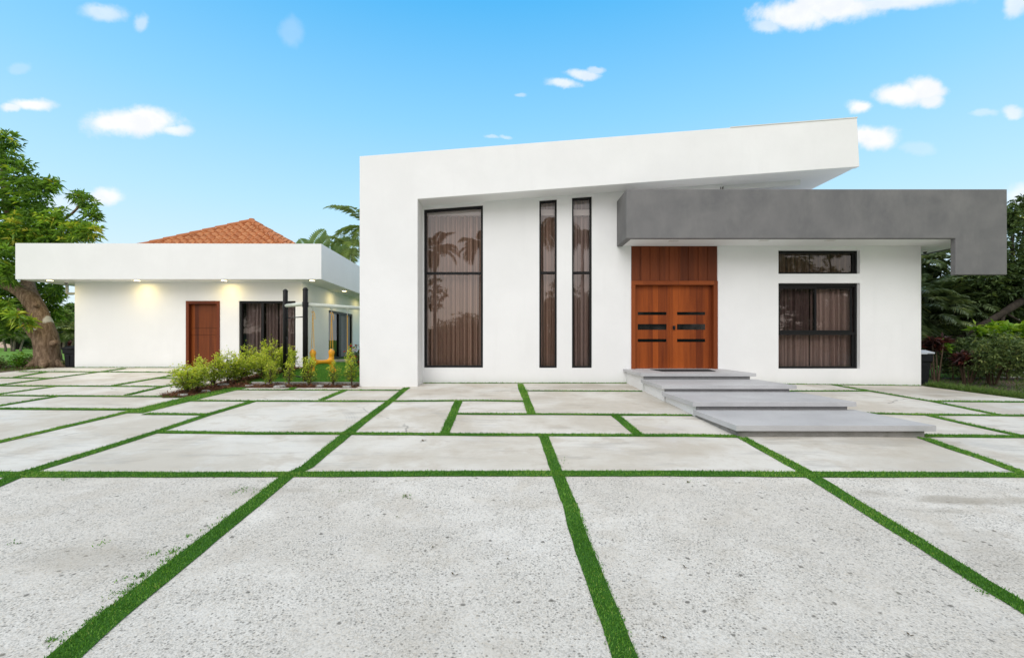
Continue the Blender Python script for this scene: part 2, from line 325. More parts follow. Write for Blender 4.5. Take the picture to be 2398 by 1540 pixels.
foliage('red_leaf', [(0, (0.020, 0.014, 0.014)), (.6, (0.05, 0.022, 0.024)), (1, (0.14, 0.04, 0.035))], .3, .35)
foliage('flower_red', [(0, (0.35, 0.012, 0.008)), (1, (0.60, 0.03, 0.015))], .3)
foliage('turf_blade', [(0, (0.028, 0.092, 0.010)), (.5, (0.062, 0.165, 0.018)), (.9, (0.125, 0.245, 0.032)), (1, (0.20, 0.25, 0.06))], .25, .5)
foliage('weed_blade', [(0, (0.03, 0.07, 0.012)), (.6, (0.08, 0.15, 0.028)), (1, (0.17, 0.21, 0.05))], .3, .5)
foliage('far_leaf', [(0, (0.045, 0.085, 0.030)), (.5, (0.085, 0.14, 0.05)), (1, (0.17, 0.22, 0.085))], .5)
foliage('mulch_chip', [(0, (0.07, 0.026, 0.012)), (.6, (0.19, 0.078, 0.034)), (1, (0.34, 0.17, 0.085))], .05, .9)
foliage('litter_leaf', [(0, (0.07, 0.045, 0.02)), (.5, (0.14, 0.11, 0.05)), (1, (0.10, 0.15, 0.04))], .1, .7)
m, k = mat('turf_base'); oc = k.n('ShaderNodeTexCoord').outputs['Object']
n1 = k.noise(oc, 130, 4, .7); n2 = k.noise(oc, 2.2, 5, .6)
c = k.mix(k.ss(n1, .35, .7), (0.030, 0.095, 0.012), (0.075, 0.20, 0.026)); c = k.mix(k.m('MULTIPLY', k.ss(n2, .45, .7), .4), c, (0.05, 0.16, 0.03)); finish(k, c, .9, n1, .6, .02, 0, .1)
m, k = mat('lawn'); oc = k.n('ShaderNodeTexCoord').outputs['Object']
n1 = k.noise(oc, 9, 6, .75); n2 = k.noise(oc, .22, 5, .6)
c = k.mix(k.ss(n1, .3, .7), (0.08, 0.19, 0.028), (0.19, 0.34, 0.06)); c = k.mix(k.m('MULTIPLY', k.ss(n2, .5, .7), .5), c, (0.20, 0.25, 0.07)); finish(k, c, .95, n1, .6, .05, 0, .1)
m, k = mat('warm_lamp')
e = k.n('ShaderNodeEmission', ins={0: (1.0, .80, .45, 1), 1: 9.0}); k.n('ShaderNodeOutputMaterial', ins={0: e.outputs[0]})

# ------------------------------------------------------------------ object helpers
COL = sc.collection
def tag(o, label=None, cat=None, group=None, kind=None):
    if label: o['label'] = label
    if cat: o['category'] = cat
    if group: o['group'] = group
    if kind: o['kind'] = kind
    return o
def thing(name, label, cat, loc=(0, 0, 0), group=None):
    o = bpy.data.objects.new(name, None); COL.objects.link(o); o.location = loc
    o.empty_display_size = .2
    return tag(o, label, cat, group)
def place(o, parent):
    if parent is not None:
        o.parent = parent
        if parent.type == 'EMPTY' and parent.get('category'): o.location = -Vector(parent.location)
    return o
class MB:
    def __init__(s): s.v = []; s.f = []; s.mi = []; s.cur = 0
    def quad(s, *p):
        b = len(s.v); s.v += [tuple(q) for q in p]; s.f.append(tuple(range(b, b + len(p)))); s.mi.append(s.cur)
    def box(s, x0, x1, y0, y1, z0, z1):
        b = len(s.v)
        s.v += [(x0, y0, z0), (x1, y0, z0), (x1, y1, z0), (x0, y1, z0), (x0, y0, z1), (x1, y0, z1), (x1, y1, z1), (x0, y1, z1)]
        for q in ((0, 3, 2, 1), (4, 5, 6, 7), (0, 1, 5, 4), (1, 2, 6, 5), (2, 3, 7, 6), (3, 0, 4, 7)):
            s.f.append(tuple(b + i for i in q)); s.mi.append(s.cur)
        return s
    def hexa(s, bot, top):      # two loops of points, bottom counter-clockwise from above
        n = len(bot); b = len(s.v); s.v += [tuple(p) for p in bot] + [tuple(p) for p in top]
        s.f.append(tuple(b + i for i in reversed(range(n)))); s.f.append(tuple(b + n + i for i in range(n))); s.mi += [s.cur] * 2
        for i in range(n):
            j = (i + 1) % n; s.f.append((b + i, b + j, b + n + j, b + n + i)); s.mi.append(s.cur)
        return s
    def prism_y(s, poly, y0, y1):  # poly of (x, z), counter-clockwise seen from the front (-y)
        n = len(poly); b = len(s.v)
        s.v += [(x, y0, z) for x, z in poly] + [(x, y1, z) for x, z in poly]
        s.f.append(tuple(b + i for i in range(n))); s.f.append(tuple(b + n + i for i in reversed(range(n)))); s.mi += [s.cur] * 2
        for i in range(n):
            j = (i + 1) % n; s.f.append((b + j, b + i, b + n + i, b + n + j)); s.mi.append(s.cur)
        return s
    def tube(s, pts, rad, seg=10, cap=True):
        pts = [Vector(p) for p in pts]; n = len(pts)
        if not hasattr(rad, '__len__'): rad = [rad] * n
        rings = []; up = None
        for i in range(n):
            d = (pts[min(i + 1, n - 1)] - pts[max(i - 1, 0)]).normalized()
            if up is None: up = d.orthogonal().normalized()
            up = (up - d * up.dot(d)).normalized(); sd_ = d.cross(up)
            b = len(s.v)
            for j in range(seg):
                a = 2 * math.pi * j / seg; s.v.append(tuple(pts[i] + (up * math.cos(a) + sd_ * math.sin(a)) * rad[i]))
            rings.append(b)
        for i in range(n - 1):
            for j in range(seg):
                q = (j + 1) % seg; s.f.append((rings[i] + j, rings[i] + q, rings[i + 1] + q, rings[i + 1] + j)); s.mi.append(s.cur)
        if cap:
            s.f.append(tuple(rings[0] + j for j in reversed(range(seg)))); s.f.append(tuple(rings[-1] + j for j in range(seg))); s.mi += [s.cur] * 2
        return s
    def build(s, name, mats, parent=None, bevel=0.0, smooth=False, label=None, subsurf=0):
        me = bpy.data.meshes.new(name); me.from_pydata(s.v, [], s.f)
        if isinstance(mats, str): mats = [mats]
        for mm in mats: me.materials.append(MATS[mm])
        me.polygons.foreach_set('material_index', s.mi)
        if smooth: me.polygons.foreach_set('use_smooth', [True] * len(me.polygons))
        me.update()
        o = bpy.data.objects.new(name, me); COL.objects.link(o); place(o, parent)
        if bevel:
            b = o.modifiers.new('bevel', 'BEVEL'); b.width = bevel; b.segments = 2; b.limit_method = 'ANGLE'; b.angle_limit = R(40)
        if subsurf:
            b = o.modifiers.new('sub', 'SUBSURF'); b.levels = b.render_levels = subsurf
        if label: o['label'] = label
        return o
def nrm(a): return a / np.maximum(np.linalg.norm(a, axis=-1, keepdims=True), 1e-9)
class Leaves:   # many small folded leaf faces gathered as numpy arrays
    def __init__(s): s.p = []; s.d = []; s.u = []; s.l = []; s.w = []; s.c = []; s.dr = []
    def add(s, p, d, u, l, w, c, droop=.12):
        p = np.atleast_2d(p).astype(float); n = len(p); bc = lambda a: np.broadcast_to(np.asarray(a, float), (n,)).copy()
        s.p.append(p); s.d.append(nrm(np.broadcast_to(np.asarray(d, float), (n, 3)))); s.u.append(np.broadcast_to(np.asarray(u, float), (n, 3)))
        s.l.append(bc(l)); s.w.append(bc(w)); s.c.append(bc(c)); s.dr.append(bc(droop))
    def count(s): return sum(len(a) for a in s.p)
    def build(s, name, m, parent=None, mid=.42):
        p, d, u = np.concatenate(s.p), np.concatenate(s.d), np.concatenate(s.u); l, w, c, dr = map(np.concatenate, (s.l, s.w, s.c, s.dr))
        n = len(p); side = nrm(np.cross(d, u)); nn = np.cross(side, d)
        L, W = l[:, None], w[:, None]; z = np.array([0, 0, 1.0])
        m0 = p + d * L * mid + nn * W * .18
        V = np.empty((n, 4, 3)); V[:, 0] = p; V[:, 1] = m0 + side * W * .5; V[:, 2] = p + d * L - z * (dr * l)[:, None]; V[:, 3] = m0 - side * W * .5
        tri = np.array([[0, 1, 2], [0, 2, 3]])
        idx = (np.arange(n)[:, None, None] * 4 + tri[None]).reshape(-1)
        me = bpy.data.meshes.new(name); me.vertices.add(4 * n); me.vertices.foreach_set('co', V.reshape(-1))
        me.loops.add(6 * n); me.loops.foreach_set('vertex_index', idx.astype(np.int32))
        me.polygons.add(2 * n); me.polygons.foreach_set('loop_start', np.arange(0, 6 * n, 3, dtype=np.int32))
        try: me.polygons.foreach_set('loop_total', np.full(2 * n, 3, np.int32))
        except Exception: pass
        at = me.attributes.new('var', 'FLOAT', 'POINT'); at.data.foreach_set('value', np.repeat(np.clip(c, 0, 1), 4).astype(np.float32))
        me.materials.append(MATS[m]); me.update(calc_edges=True); me.validate()
        o = bpy.data.objects.new(name, me); COL.objects.link(o); place(o, parent); return o
def rdir(n):
    a = rng.normal(size=(n, 3)); return nrm(a)
def structure(name, mb, m, **kw): return tag(mb.build(name, m, **kw), kind='structure')

# ================================================================== THE GROUND
DX0, DX1 = -15.5, 10.75
# terrain: one sheet to the horizon
xs = np.array([-600, -200, -80, -40, -25, -18, -15.6, -10, -5, 0, 5, 8, 10.8, 13, 18, 30, 80, 200, 600.]); ys = np.array([-300, -60, -20, -8, 0, 4, 8, 11.6, 13, 14.5, 15.6, 17, 22, 40, 80, 200, 700.])
mb = MB(); nx, ny = len(xs), len(ys)
def tz(x, y): return float(gz(x, min(y, 15.6))) - .035 + (0.0 if y < 15.6 else 0)
mb.v = [(x, y, tz(x, y)) for y in ys for x in xs]
for j in range(ny - 1):
    for i in range(nx - 1): mb.f.append((j * nx + i, j * nx + i + 1, (j + 1) * nx + i + 1, (j + 1) * nx + i)); mb.mi.append(0)
structure('lawn', mb, 'lawn')
def sheet(name, poly, m, dz, kind='structure', step=1.0):
    """a flat-lying sheet that follows the sloping ground"""
    bm = bmesh.new(); vs = [bm.verts.new((x, y, 0)) for x, y in poly]; bm.faces.new(vs)
    x0, x1 = min(p[0] for p in poly), max(p[0] for p in poly)
    cuts = [5.0, 13.0]
    for c in cuts:
        if x0 < c < x1: bmesh.ops.bisect_plane(bm, geom=bm.verts[:] + bm.edges[:] + bm.faces[:], plane_co=(c, 0, 0), plane_no=(1, 0, 0))
    for v in bm.verts: v.co.z = float(gz(v.co.x, v.co.y)) + dz
    bm.normal_update()
    for f in bm.faces:
        if f.normal.z < 0: f.normal_flip()
    me = bpy.data.meshes.new(name); bm.to_mesh(me); bm.free(); me.materials.append(MATS[m])
    o = bpy.data.objects.new(name, me); COL.objects.link(o); o['kind'] = kind; return o
YSPLIT = 4.62
sheet('driveway', [(DX0, YSPLIT), (DX1 + .25, YSPLIT), (DX1 + .1, 9.6), (10.45, 11.4), (10.5, 11.75), (-3.6, 11.75), (-3.6, 10.72), (-6.45, 10.72), (-6.60, 9.35), (-7.05, 9.3), (-7.38, 9.6), (-7.45, 15.45), (DX0, 15.45)], 'smooth_concrete', 0.0)
sheet('forecourt', [(DX0, -7), (DX1 + .25, -7), (DX1 + .25, YSPLIT), (DX0, YSPLIT)], 'aggregate_concrete', 0.0)
sheet('garden_turf', [(-6.95, 11.55), (-3.55, 11.30), (-3.55, 24), (-7.4, 24), (-7.0, 15.45), (-7.0, 13.5)], 'turf_base', -0.004)
sheet('soil_bed', [(DX0, 12.0), (DX0, 15.35), (-14.9, 15.5), (-14.9, 16.6), (-22, 17.0), (-26, 12.0)], 'soil', -0.012)
sheet('planting_soil', [(10.9, 9.6), (10.5, 11.3), (10.55, 13.6), (20, 13.6), (20, 8.0), (11.2, 8.0)], 'soil', -0.014)
mulch_poly = [(-6.45, 10.72), (-6.60, 9.35), (-7.05, 9.3), (-7.38, 9.6), (-7.45, 15.4), (-6.8, 15.4), (-6.75, 12.0), (-6.5, 11.3), (-3.56, 11.16), (-3.56, 10.72)]
sheet('mulch_bed', mulch_poly, 'mulch_base', -0.002)
# kerb between mulch and turf
mb = MB()
for (a, b) in (((-6.35, 11.24), (-3.57, 11.18)),):
    za, zb = float(gz(*a)), float(gz(*b))
    mb.hexa([(a[0], a[1], za - .05), (b[0], b[1], zb - .05), (b[0], b[1] + .10, zb - .05), (a[0], a[1] + .10, za - .05)], [(a[0], a[1], za + .07), (b[0], b[1], zb + .07), (b[0], b[1] + .10, zb + .07), (a[0], a[1] + .10, za + .07)])
structure('garden_kerb', mb, 'kerb_stone', bevel=.01)

# ------------------------------------------------------------------ turf strips set into the driveway joints
def GP(*pts): return [(G(x, y).x, G(x, y).y) for x, y in pts]
ST = []   # (polyline, width)
def strip(w, *pts): ST.append((GP(*pts), w))
def stripxy(w, *pts): ST.append((list(pts), w))
stripxy(.085, (-14.7, 15.40), (-7.5, 15.40))
strip(.14, (44, 870), (425, 872)); strip(.14, (-95, 883.6), (122, 886)); strip(.14, (366, 886), (430, 886))
strip(.15, (-280, 902), (381, 905)); strip(.15, (-500, 923), (425, 929)); strip(.16, (-790, 953), (330, 959)); strip(.15, (338, 969), (488, 970.4))
strip(.15, (373, 1011.4), (585, 1014.6), (800, 1015), (1112, 1017.7), (1610, 1019.6), (1731, 1022))
strip(.15, (34, 883.7), (105, 871.5)); strip(.15, (-20, 904), (0, 901.5), (112, 886.9), (229.6, 871.5), (293, 863)); strip(.15, (266, 902.7), (366, 886), (425, 875.4), (466, 869.8))
strip(.15, (-200, 954), (-25, 926.5), (0, 922.7), (127, 905)); strip(.15, (298, 925), (381, 905.7), (430, 896.6)); strip(.15, (-220, 984), (-30, 955), (0, 950), (132, 928.4))
stripxy(.42, (-6.44, 7.75), (-6.43, 9.4), (-6.36, 10.72))
strip(.15, (-160, 1075), (-80, 1054), (0, 1034.6), (290, 967))
strip(.155, (-200, 1218), (-60, 1157), (0, 1131), (49, 1110), (286, 1037), (373.6, 1009), (488, 971), (593, 939.6))
strip(.12, (549, 912.5), (940, 914)); strip(.14, (449, 938), (585, 939), (908, 939.6), (1112, 937.8), (1230, 939.5))
strip(.14, (673.5, 913), (690, 907.6)); strip(.15, (751.7, 936.5), (810, 912.7))
strip(.15, (953, 907.5), (915, 938.3), (812.7, 1015), (718, 1093.7), (673.5, 1114), (579, 1190), (476, 1271), (359, 1365), (251, 1450), (148, 1540), (20, 1655))
strip(.14, (1074, 939.6), (1040, 1015)); stripxy(.085, (-2.15, 11.53), (3.0, 11.53)); strip(.145, (1218.5, 899), (1231, 932), (1244, 968))
strip(.11, (1233, 915), (1503, 916)); strip(.13, (1069, 969), (1300, 970), (1622, 972.5)); strip(.14, (1441.6, 972.5), (1493, 1016))
strip(.125, (1273, 1022), (1289, 1064.5), (1307, 1114), (1340, 1194.7), (1370, 1289), (1404, 1379), (1434, 1455), (1464, 1540), (1500, 1650))
strip(.135, (1737.6, 1024), (1881, 1102.7), (1903.7, 1118), (2007, 1181), (2159.7, 1275.6), (2285, 1356), (2398, 1424), (2560, 1525))
strip(.14, (2162, 1025), (2232, 1050.5), (2311, 1076.5), (2398, 1109), (2470, 1136)); strip(.14, (1948, 900.4), (2031, 914.6), (2188.6, 941), (2311, 966), (2345, 972))
stripxy(.085, (5.6, 11.53), (10.45, 11.53)); strip(.12, (1840, 915.5), (2031, 915.5)); strip(.13, (2188.6, 939.4), (2470, 942)); strip(.14, (1990, 967), (2180, 971), (2480, 974))
strip(.14, (2175.5, 972.6), (2267, 993.4), (2377, 1017.5), (2480, 1041)); strip(.15, (2150, 1019.7), (2500, 1024))
strip(.17, (-2250, 1108), (-300, 1110), (0, 1111), (400, 1112), (673, 1111), (1000, 1109), (1600, 1109), (1900, 1111), (2398, 1113), (2650, 1114))
# ribbon under the blades
mb = MB(); L = Leaves()
def wob(n, amp): return np.convolve(rng.normal(size=n + 8), np.ones(9) / 3, 'valid')[:n] * amp
for si, (pl, wd) in enumerate(ST):
    pl = [np.array(p) for p in pl]; pts = []
    for a, b in zip(pl[:-1], pl[1:]):
        n = max(1, int(np.linalg.norm(b - a) / .12)); pts += [a + (b - a) * i / n for i in range(n)]
    pts.append(pl[-1]); pts = np.array(pts); tg = nrm(np.gradient(pts, axis=0)); nr = np.stack([-tg[:, 1], tg[:, 0]], 1)
    n = len(pts); h1 = wd / 2 + wob(n, .0065); h2 = wd / 2 + wob(n, .0065)
    A, B = pts + nr * h1[:, None], pts - nr * h2[:, None]
    za, zb = gz(A[:, 0], A[:, 1]) + .004 + .0004 * (si % 7), gz(B[:, 0], B[:, 1]) + .004 + .0004 * (si % 7)
    b0 = len(mb.v)
    for i in range(n): mb.v += [(A[i, 0], A[i, 1], za[i]), (B[i, 0], B[i, 1], zb[i])]
    for i in range(n - 1):
        q = b0 + 2 * i; mb.f.append((q, q + 1, q + 3, q + 2)); mb.mi.append(0)
    # blades
    seg = np.linalg.norm(np.diff(pts, axis=0), axis=1); cum = np.concatenate([[0], np.cumsum(seg)]); ytyp = max(1.6, pts[:, 1].mean())
    tcount = 0
    for i in range(n - 1):
        y = max(1.7, pts[i, 1])
        if y < 1.75 or abs(pts[i, 0]) > y * 1.3 + 1.6: continue
        dens = min(16000, 52000 / y ** 1.25)
        m_ = rng.poisson(dens * seg[i] * wd)
        if not m_: continue
        t = rng.random(m_); q = pts[i] + (pts[i + 1] - pts[i]) * t[:, None] + nr[i] * (rng.uniform(-.5, .5, m_) * (h1[i] + h2[i]) * np.where(rng.random(m_) < .06, 1.30, 1.04))[:, None]
        bw = .0028 + .0007 * y; hh = (.014 + .0012 * y) * rng.uniform(.6, 1.25, m_)
        d = np.stack([rng.normal(0, .42, m_), rng.normal(0, .42, m_), np.ones(m_)], 1)
        patch = .5 + .28 * math.sin(pts[i, 0] * 1.3 + pts[i, 1] * 2.1 + si) * math.sin(pts[i, 0] * 3.7 - pts[i, 1] * 1.9)
        L.add(np.c_[q, gz(q[:, 0], q[:, 1]) + .003], d, rdir(m_), hh, bw * rng.uniform(.7, 1.4, m_), np.clip(rng.normal(patch, .26, m_), 0, .97) + .03 * (rng.random(m_) < .03), .0)
# turf spreading raggedly out of the near left joint, and stray tufts
def tufts(cx, cy, n, sx, sy):
    q = np.c_[rng.normal(cx, sx, n), rng.normal(cy, sy, n)]
    d = np.c_[rng.normal(0, .7, n), rng.normal(0, .7, n), np.ones(n)]
    L.add(np.c_[q, gz(q[:, 0], q[:, 1])], d, rdir(n), rng.uniform(.008, .024, n), rng.uniform(.004, .009, n), np.clip(rng.normal(.35, .25, n), 0, 1), 0)
for (px, py, n) in ((410, 1290, 60), (395, 1310, 50), (385, 1330, 70), (350, 1300, 14), (375, 1292, 16), (330, 1350, 40), (300, 1385, 60), (312, 1368, 40), (270, 1390, 25), (240, 1430, 50), (215, 1455, 60), (180, 1490, 60), (150, 1490, 12), (560, 1150, 30), (575, 1144, 20), (600, 1148, 14), (490, 1235, 20), (160, 1120, 30), (120, 1500, 30), (440, 1255, 20), (1300, 1090, 12), (1322, 1078, 10), (340, 1345, 25), (290, 1355, 10), (2300, 1385, 30), (950, 1163, 16), (795, 1149, 8), (240, 1273, 16), (30, 1272, 10), (520, 1210, 12), (1615, 1130, 8)):
    g = G(px, py); tufts(g.x, g.y, n, .022 * g.y / 3, .028 * g.y / 3)
tag(mb.build('turf_ribbon', 'turf_base'), kind='stuff')
tag(L.build('grass_strips', 'turf_blade', None, .25), kind='stuff')

# ================================================================== MAIN HOUSE
YW, YF, YB = 11.6, 10.95, 10.65
house = thing('modern_house', 'white flat roofed modern house with rising roof slab and grey canopy over the door', 'house', (3.5, YW, 0))
def wall_front(mb, x0, x1, z0, ztop, y, ops, depth):
    """front wall skin with openings; each opening (xa, xb, za, zbL, zbR); adds reveals"""
    br = sorted({x0, x1, *[o[0] for o in ops], *[o[1] for o in ops]})
    for a, b in zip(br[:-1], br[1:]):
        m_ = (a + b) / 2; cov = sorted([o for o in ops if o[0] < m_ < o[1]], key=lambda o: o[2]); la = lb = z0
        for o in cov:
            mb.quad((a, y, la), (b, y, lb), (b, y, o[2]), (a, y, o[2]))
            la = o[3] + (o[4] - o[3]) * (a - o[0]) / (o[1] - o[0]); lb = o[3] + (o[4] - o[3]) * (b - o[0]) / (o[1] - o[0])
        mb.quad((a, y, la), (b, y, lb), (b, y, ztop(b)), (a, y, ztop(a)))
    for (xa, xb, za, zl, zr) in ops:
        yb = y + depth
        mb.quad((xa, y, za), (xb, y, za), (xb, yb, za), (xa, yb, za)); mb.quad((xa, y, zl), (xa, yb, zl), (xb, yb, zr), (xb, y, zr))
        mb.quad((xa, y, za), (xa, yb, za), (xa, yb, zl), (xa, y, zl)); mb.quad((xb, y, za), (xb, y, zr), (xb, yb, zr), (xb, yb, za))
def W(px, py): return XZ(px, py, YW)
FX, FZ = lambda px: (px - CX) * YF / F, lambda py: ZC + (HY - py) * YF / F
RTL, RTR, RBR, RIN = (FX(842), FZ(366)), (FX(2007), FZ(276)), (FX(2013), FZ(390)), (FX(978), FZ(466))
rsl = (RBR[1] - RIN[1]) / (RBR[0] - RIN[0])
def soff(x): return RIN[1] + rsl * (x - RIN[0])
def op(xa, xb, yt, yb, slope=False):
    a, zb_ = W(xa, yb); b, zt = W(xb, yt)
    return [a, b, zb_, zt, zt]
O_big = op(993, 1131, 475, 860.5); O_big[3] = soff(O_big[0]) - .07; O_big[4] = soff(O_big[1]) - .07
O_s1 = op(1263, 1304, 463, 861); O_s1[3] = soff(O_s1[0]) - .06; O_s1[4] = soff(O_s1[1]) - .06
O_s2 = op(1339.5, 1386, 456, 861); O_s2[3] = soff(O_s2[0]) - .05; O_s2[4] = soff(O_s2[1]) - .05
O_door = op(1478, 1680.5, 571, 863.5); O_tr = op(1823, 2014, 585.5, 641); O_win = op(1823, 2014, 662.5, 863)
XR = W(2157, 800)[0]; XL = RTL[0]
ZS = ZC + (HY - 558) * YB / F + .012     # canopy soffit
XU = 5.45                                # the tall hall ends here
mb = MB()
wall_front(mb, XL + .02, XU, -.25, lambda x: soff(x) + .1, YW, [O_big, O_s1, O_s2, O_door[:3] + O_door[3:]], .17)
# hall and wing share the door bay: split where the hall ends
mb2 = MB(); wall_front(mb2, XU, XR, -.3, lambda x: ZS + .3, YW, [O_tr, O_win], .17) if O_door[1] < XU else None
if O_door[1] >= XU: raise SystemExit('door bay crosses the hall corner')
mb.v, off = mb.v + mb2.v, len(mb.v); mb.f += [tuple(i + off for i in f) for f in mb2.f]; mb.mi += mb2.mi
YE = 21.0
mb.quad((XL + .02, YW, -.3), (XL + .02, YW, 5.6), (XL + .02, YE, 5.6), (XL + .02, YE, -.3))
mb.quad((XR, YW, -.4), (XR, YE, -.2), (XR, YE, ZS + .3), (XR, YW, ZS + .3))
mb.quad((XL + .02, YE, -.3), (XL + .02, YE, 5.0), (XR, YE, 5.0), (XR, YE, -.3))
mb.quad((XU, YW, ZS), (XU, YE, ZS), (XU, YE, soff(XU) + .1), (XU, YW, soff(XU) + .1))
mb.build('wall', 'white_stucco', house)
# inside: floor and partition so the rooms read dark behind the curtains
mb = MB(); mb.box(XL + .1, XR - .1, YW + .3, YE - .1, .22, .3); mb.box(XL + .1, XR - .1, 15.0, 15.1, .3, 4.0); mb.build('room', 'room_dark', house)
# sloping roof slab with the left pier, one folded band
mb = MB()
mb.prism_y([RIN, RBR, RTR, RTL, (RTL[0], -.3), (RIN[0], -.3)], YF, YF + .14)
mb.build('roof_fascia', 'white_stucco', house, bevel=.008)
mb = MB(); mb.prism_y([(RTL[0], -.3), (RIN[0], -.3), (RIN[0], RIN[1] + .1), (RTL[0], RIN[1] + .1)], YF + .14, YW + .05); mb.build('pier', 'white_stucco', house)
mb = MB()
mb.prism_y([(RIN[0] - .02, soff(RIN[0] - .02) + .018), (RBR[0] - .012, RBR[1] + .018), (RTR[0] - .012, RTR[1] - .015), (RTL[0] + .012, RTL[1] - .015), (RTL[0] + .012, soff(RTL[0]) + .018)], YF + .14, 18.5)
mb.build('roof', 'soffit_paint', house)
mb = MB()   # small drop beam over the open end
x0, x1 = XU + .002, (1860 - CX) * 12.0 / F
mb.prism_y([(x0, soff(x0) - .10), (x1, soff(x1) - .10), (x1, soff(x1) + .03), (x0, soff(x0) + .03)], 11.75, 11.95)
mb.build('roof_beam', 'soffit_paint', house)
mb = MB()   # metal drip edge on the right part of the parapet
xa = FX(1710); za = RTL[1] + (RTR[1] - RTL[1]) * (xa - RTL[0]) / (RTR[0] - RTL[0])
mb.prism_y([(xa, za - .004), (RTR[0] + .01, RTR[1] - .004), (RTR[0] + .01, RTR[1] + .018), (xa, za + .014)], YF - .012, YF + .3)
mb.build('drip_edge', 'white_plastic', house)
for q in range(3):
    mb = MB(); a = P(1688 + q * 2.6, 443, 11.5); mb.tube([a + Vector((0, 0, -.12)), a + Vector((random.uniform(-.02, .02), 0, random.uniform(.05, .09)))], .009, 5); mb.build('rebar_stub', 'dark_bark', house)
# grey canopy
bx = lambda px: (px - CX) * YB / F; bz = lambda py: ZC + (HY - py) * YB / F
mb = MB(); T = .13
zt, zb0, zbr = bz(443), bz(558), bz(643); xl, xr, xbk = bx(1467), bx(2358.5), bx(2238)
mb.prism_y([(xl, zb0), (xbk, zb0), (xbk, zbr), (xr, zbr), (xr, zt), (xl, zt)], YB, YB + T)
mb.hexa([(xl, YB + T, zb0), (xl + .14, YB + T, zb0), (xl + .14, YW - .002, zb0), (xl, YW - .002, zb0)], [(xl, YB + T, zt), (xl + .14, YB + T, zt), (xl + .14, YW - .002, zt), (xl, YW - .002, zt)])
mb.box(xr - .13, xr, YB + T, 13.0, zb0, zt)
mb.build('canopy_fascia', 'grey_render', house, bevel=.012)
mb = MB(); mb.box(xl + .14, xr - .13, YB + T, YW - .002, zb0 + .012, zt - .12); mb.box(XR - .3, xr - .13, YW - .002, 13.0, zb0 + .012, zt - .12); mb.box(XL + .1, XR, YW + .2, YE, zt - .3, zt - .15)
mb.build('canopy_soffit', 'soffit_paint', house)
for (px, py) in ((1577, 564), (1789, 563), (1944, 563)):
    y = (ZS - ZC) * F / (HY - py); x = (px - CX) * y / F
    mb = MB(); mb.box(x - .11, x + .11, y - .055, y + .055, ZS - .008, ZS + .01); o = mb.build('soffit_light', 'light_fitting', house, bevel=.003)
# gutter pipe on the right end
mb = MB(); mb.tube([(XR + .02, 12.95, ZS - .10), (XR + .75, 12.95, ZS - .06), (XR + .86, 12.95, ZS + .0), (XR + .92, 12.95, ZS + .1)], .055, 12); mb.build('gutter', 'white_plastic', house, smooth=True)
# windows ------------------------------------------------------------
def frame_prism(mb, o, y0, y1, t, tt=None):
    xa, xb, za, zl, zr = o; tt = tt or t
    mb.prism_y([(xa, za), (xb, za), (xb, za + t), (xa, za + t)], y0, y1)
    mb.prism_y([(xa, zl - tt), (xb, zr - tt), (xb, zr), (xa, zl)], y0, y1)
    mb.prism_y([(xa, za + t), (xa + t, za + t), (xa + t, zl - tt), (xa, zl - tt)], y0, y1)
    mb.prism_y([(xb - t, za + t), (xb, za + t), (xb, zr - tt), (xb - t, zr - tt)], y0, y1)
def pleats(name, x0, x1, z0, z1, y, m, parent, seed=0, wave=.15, amp=.058, hem=True, label=None):
    rr = np.random.default_rng(seed); n = int((x1 - x0) / .012); u = np.linspace(0, 1, n); ph = np.cumsum(rr.uniform(.45, 1.75, n)); ph = ph / ph[-1] * (x1 - x0) / wave * 2 * math.pi
    jit = np.interp(u, np.linspace(0, 1, 14), rr.uniform(.5, 1.3, 14))
    mbc = MB(); rows = [0, .04, .35, .7, 1.0]
    for r_ in rows:
        for i in range(n):
            f = 1 - .35 * r_
            sway = .02 * math.sin(3 * r_ + seed) * math.sin(6 * u[i])
            mbc.v.append((x0 + (x1 - x0) * u[i] + sway, y + amp * f * jit[i] * (math.sin(ph[i]) + .35 * math.sin(2.3 * ph[i] + 1)), z0 + (z1 - z0) * r_))
    for j in range(len(rows) - 1):
        for i in range(n - 1): mbc.f.append((j * n + i, j * n + i + 1, (j + 1) * n + i + 1, (j + 1) * n + i)); mbc.mi.append(0)
    return mbc.build(name, m, parent, smooth=True, label=label)
def fixed_window(o, bar_z, gl, cm, label, seed, t=.055):
    mb = MB(); y0, y1 = YW + .035, YW + .115
    frame_prism(mb, o, y0, y1, t, t * 1.15)
    if bar_z is not None: mb.box(o[0] + t, o[1] - t, y0 + .006, y1, bar_z - .032, bar_z + .032)
    wn = mb.build('window', 'black_frame', house, bevel=.004, label=label)
    mb = MB(); yg = YW + .085
    def pane(za, zl, zr): 
        q = MB(); q.quad((o[0] + t - .005, yg, za), (o[1] - t + .005, yg, za), (o[1] - t + .005, yg, zr), (o[0] + t - .005, yg, zl)); q.build('pane', gl, wn)
    if bar_z is None: pane(o[2] + t - .005, o[3] - t, o[4] - t)
    else: pane(o[2] + t - .005, bar_z - .027, bar_z - .027); pane(bar_z + .027, o[3] - t, o[4] - t)
    pleats('curtain', o[0] - .12, o[1] + .12, o[2] + .02, max(o[3], o[4]) + .05, YW + .30, cm, wn, seed)
    return wn
fixed_window(O_big, W(0, 639)[1], 'bronze_glass', 'brown_curtain', 'tall wide window with sloped head and black mid bar', 1)
fixed_window(O_s1, W(0, 638)[1], 'bronze_glass', 'brown_curtain', 'tall slit window, the one nearer the wide window', 2, .045)
fixed_window(O_s2, W(0, 638)[1], 'bronze_glass', 'mauve_curtain', 'tall slit window, the one nearer the front door', 3, .045)
o = list(O_tr); t = .055
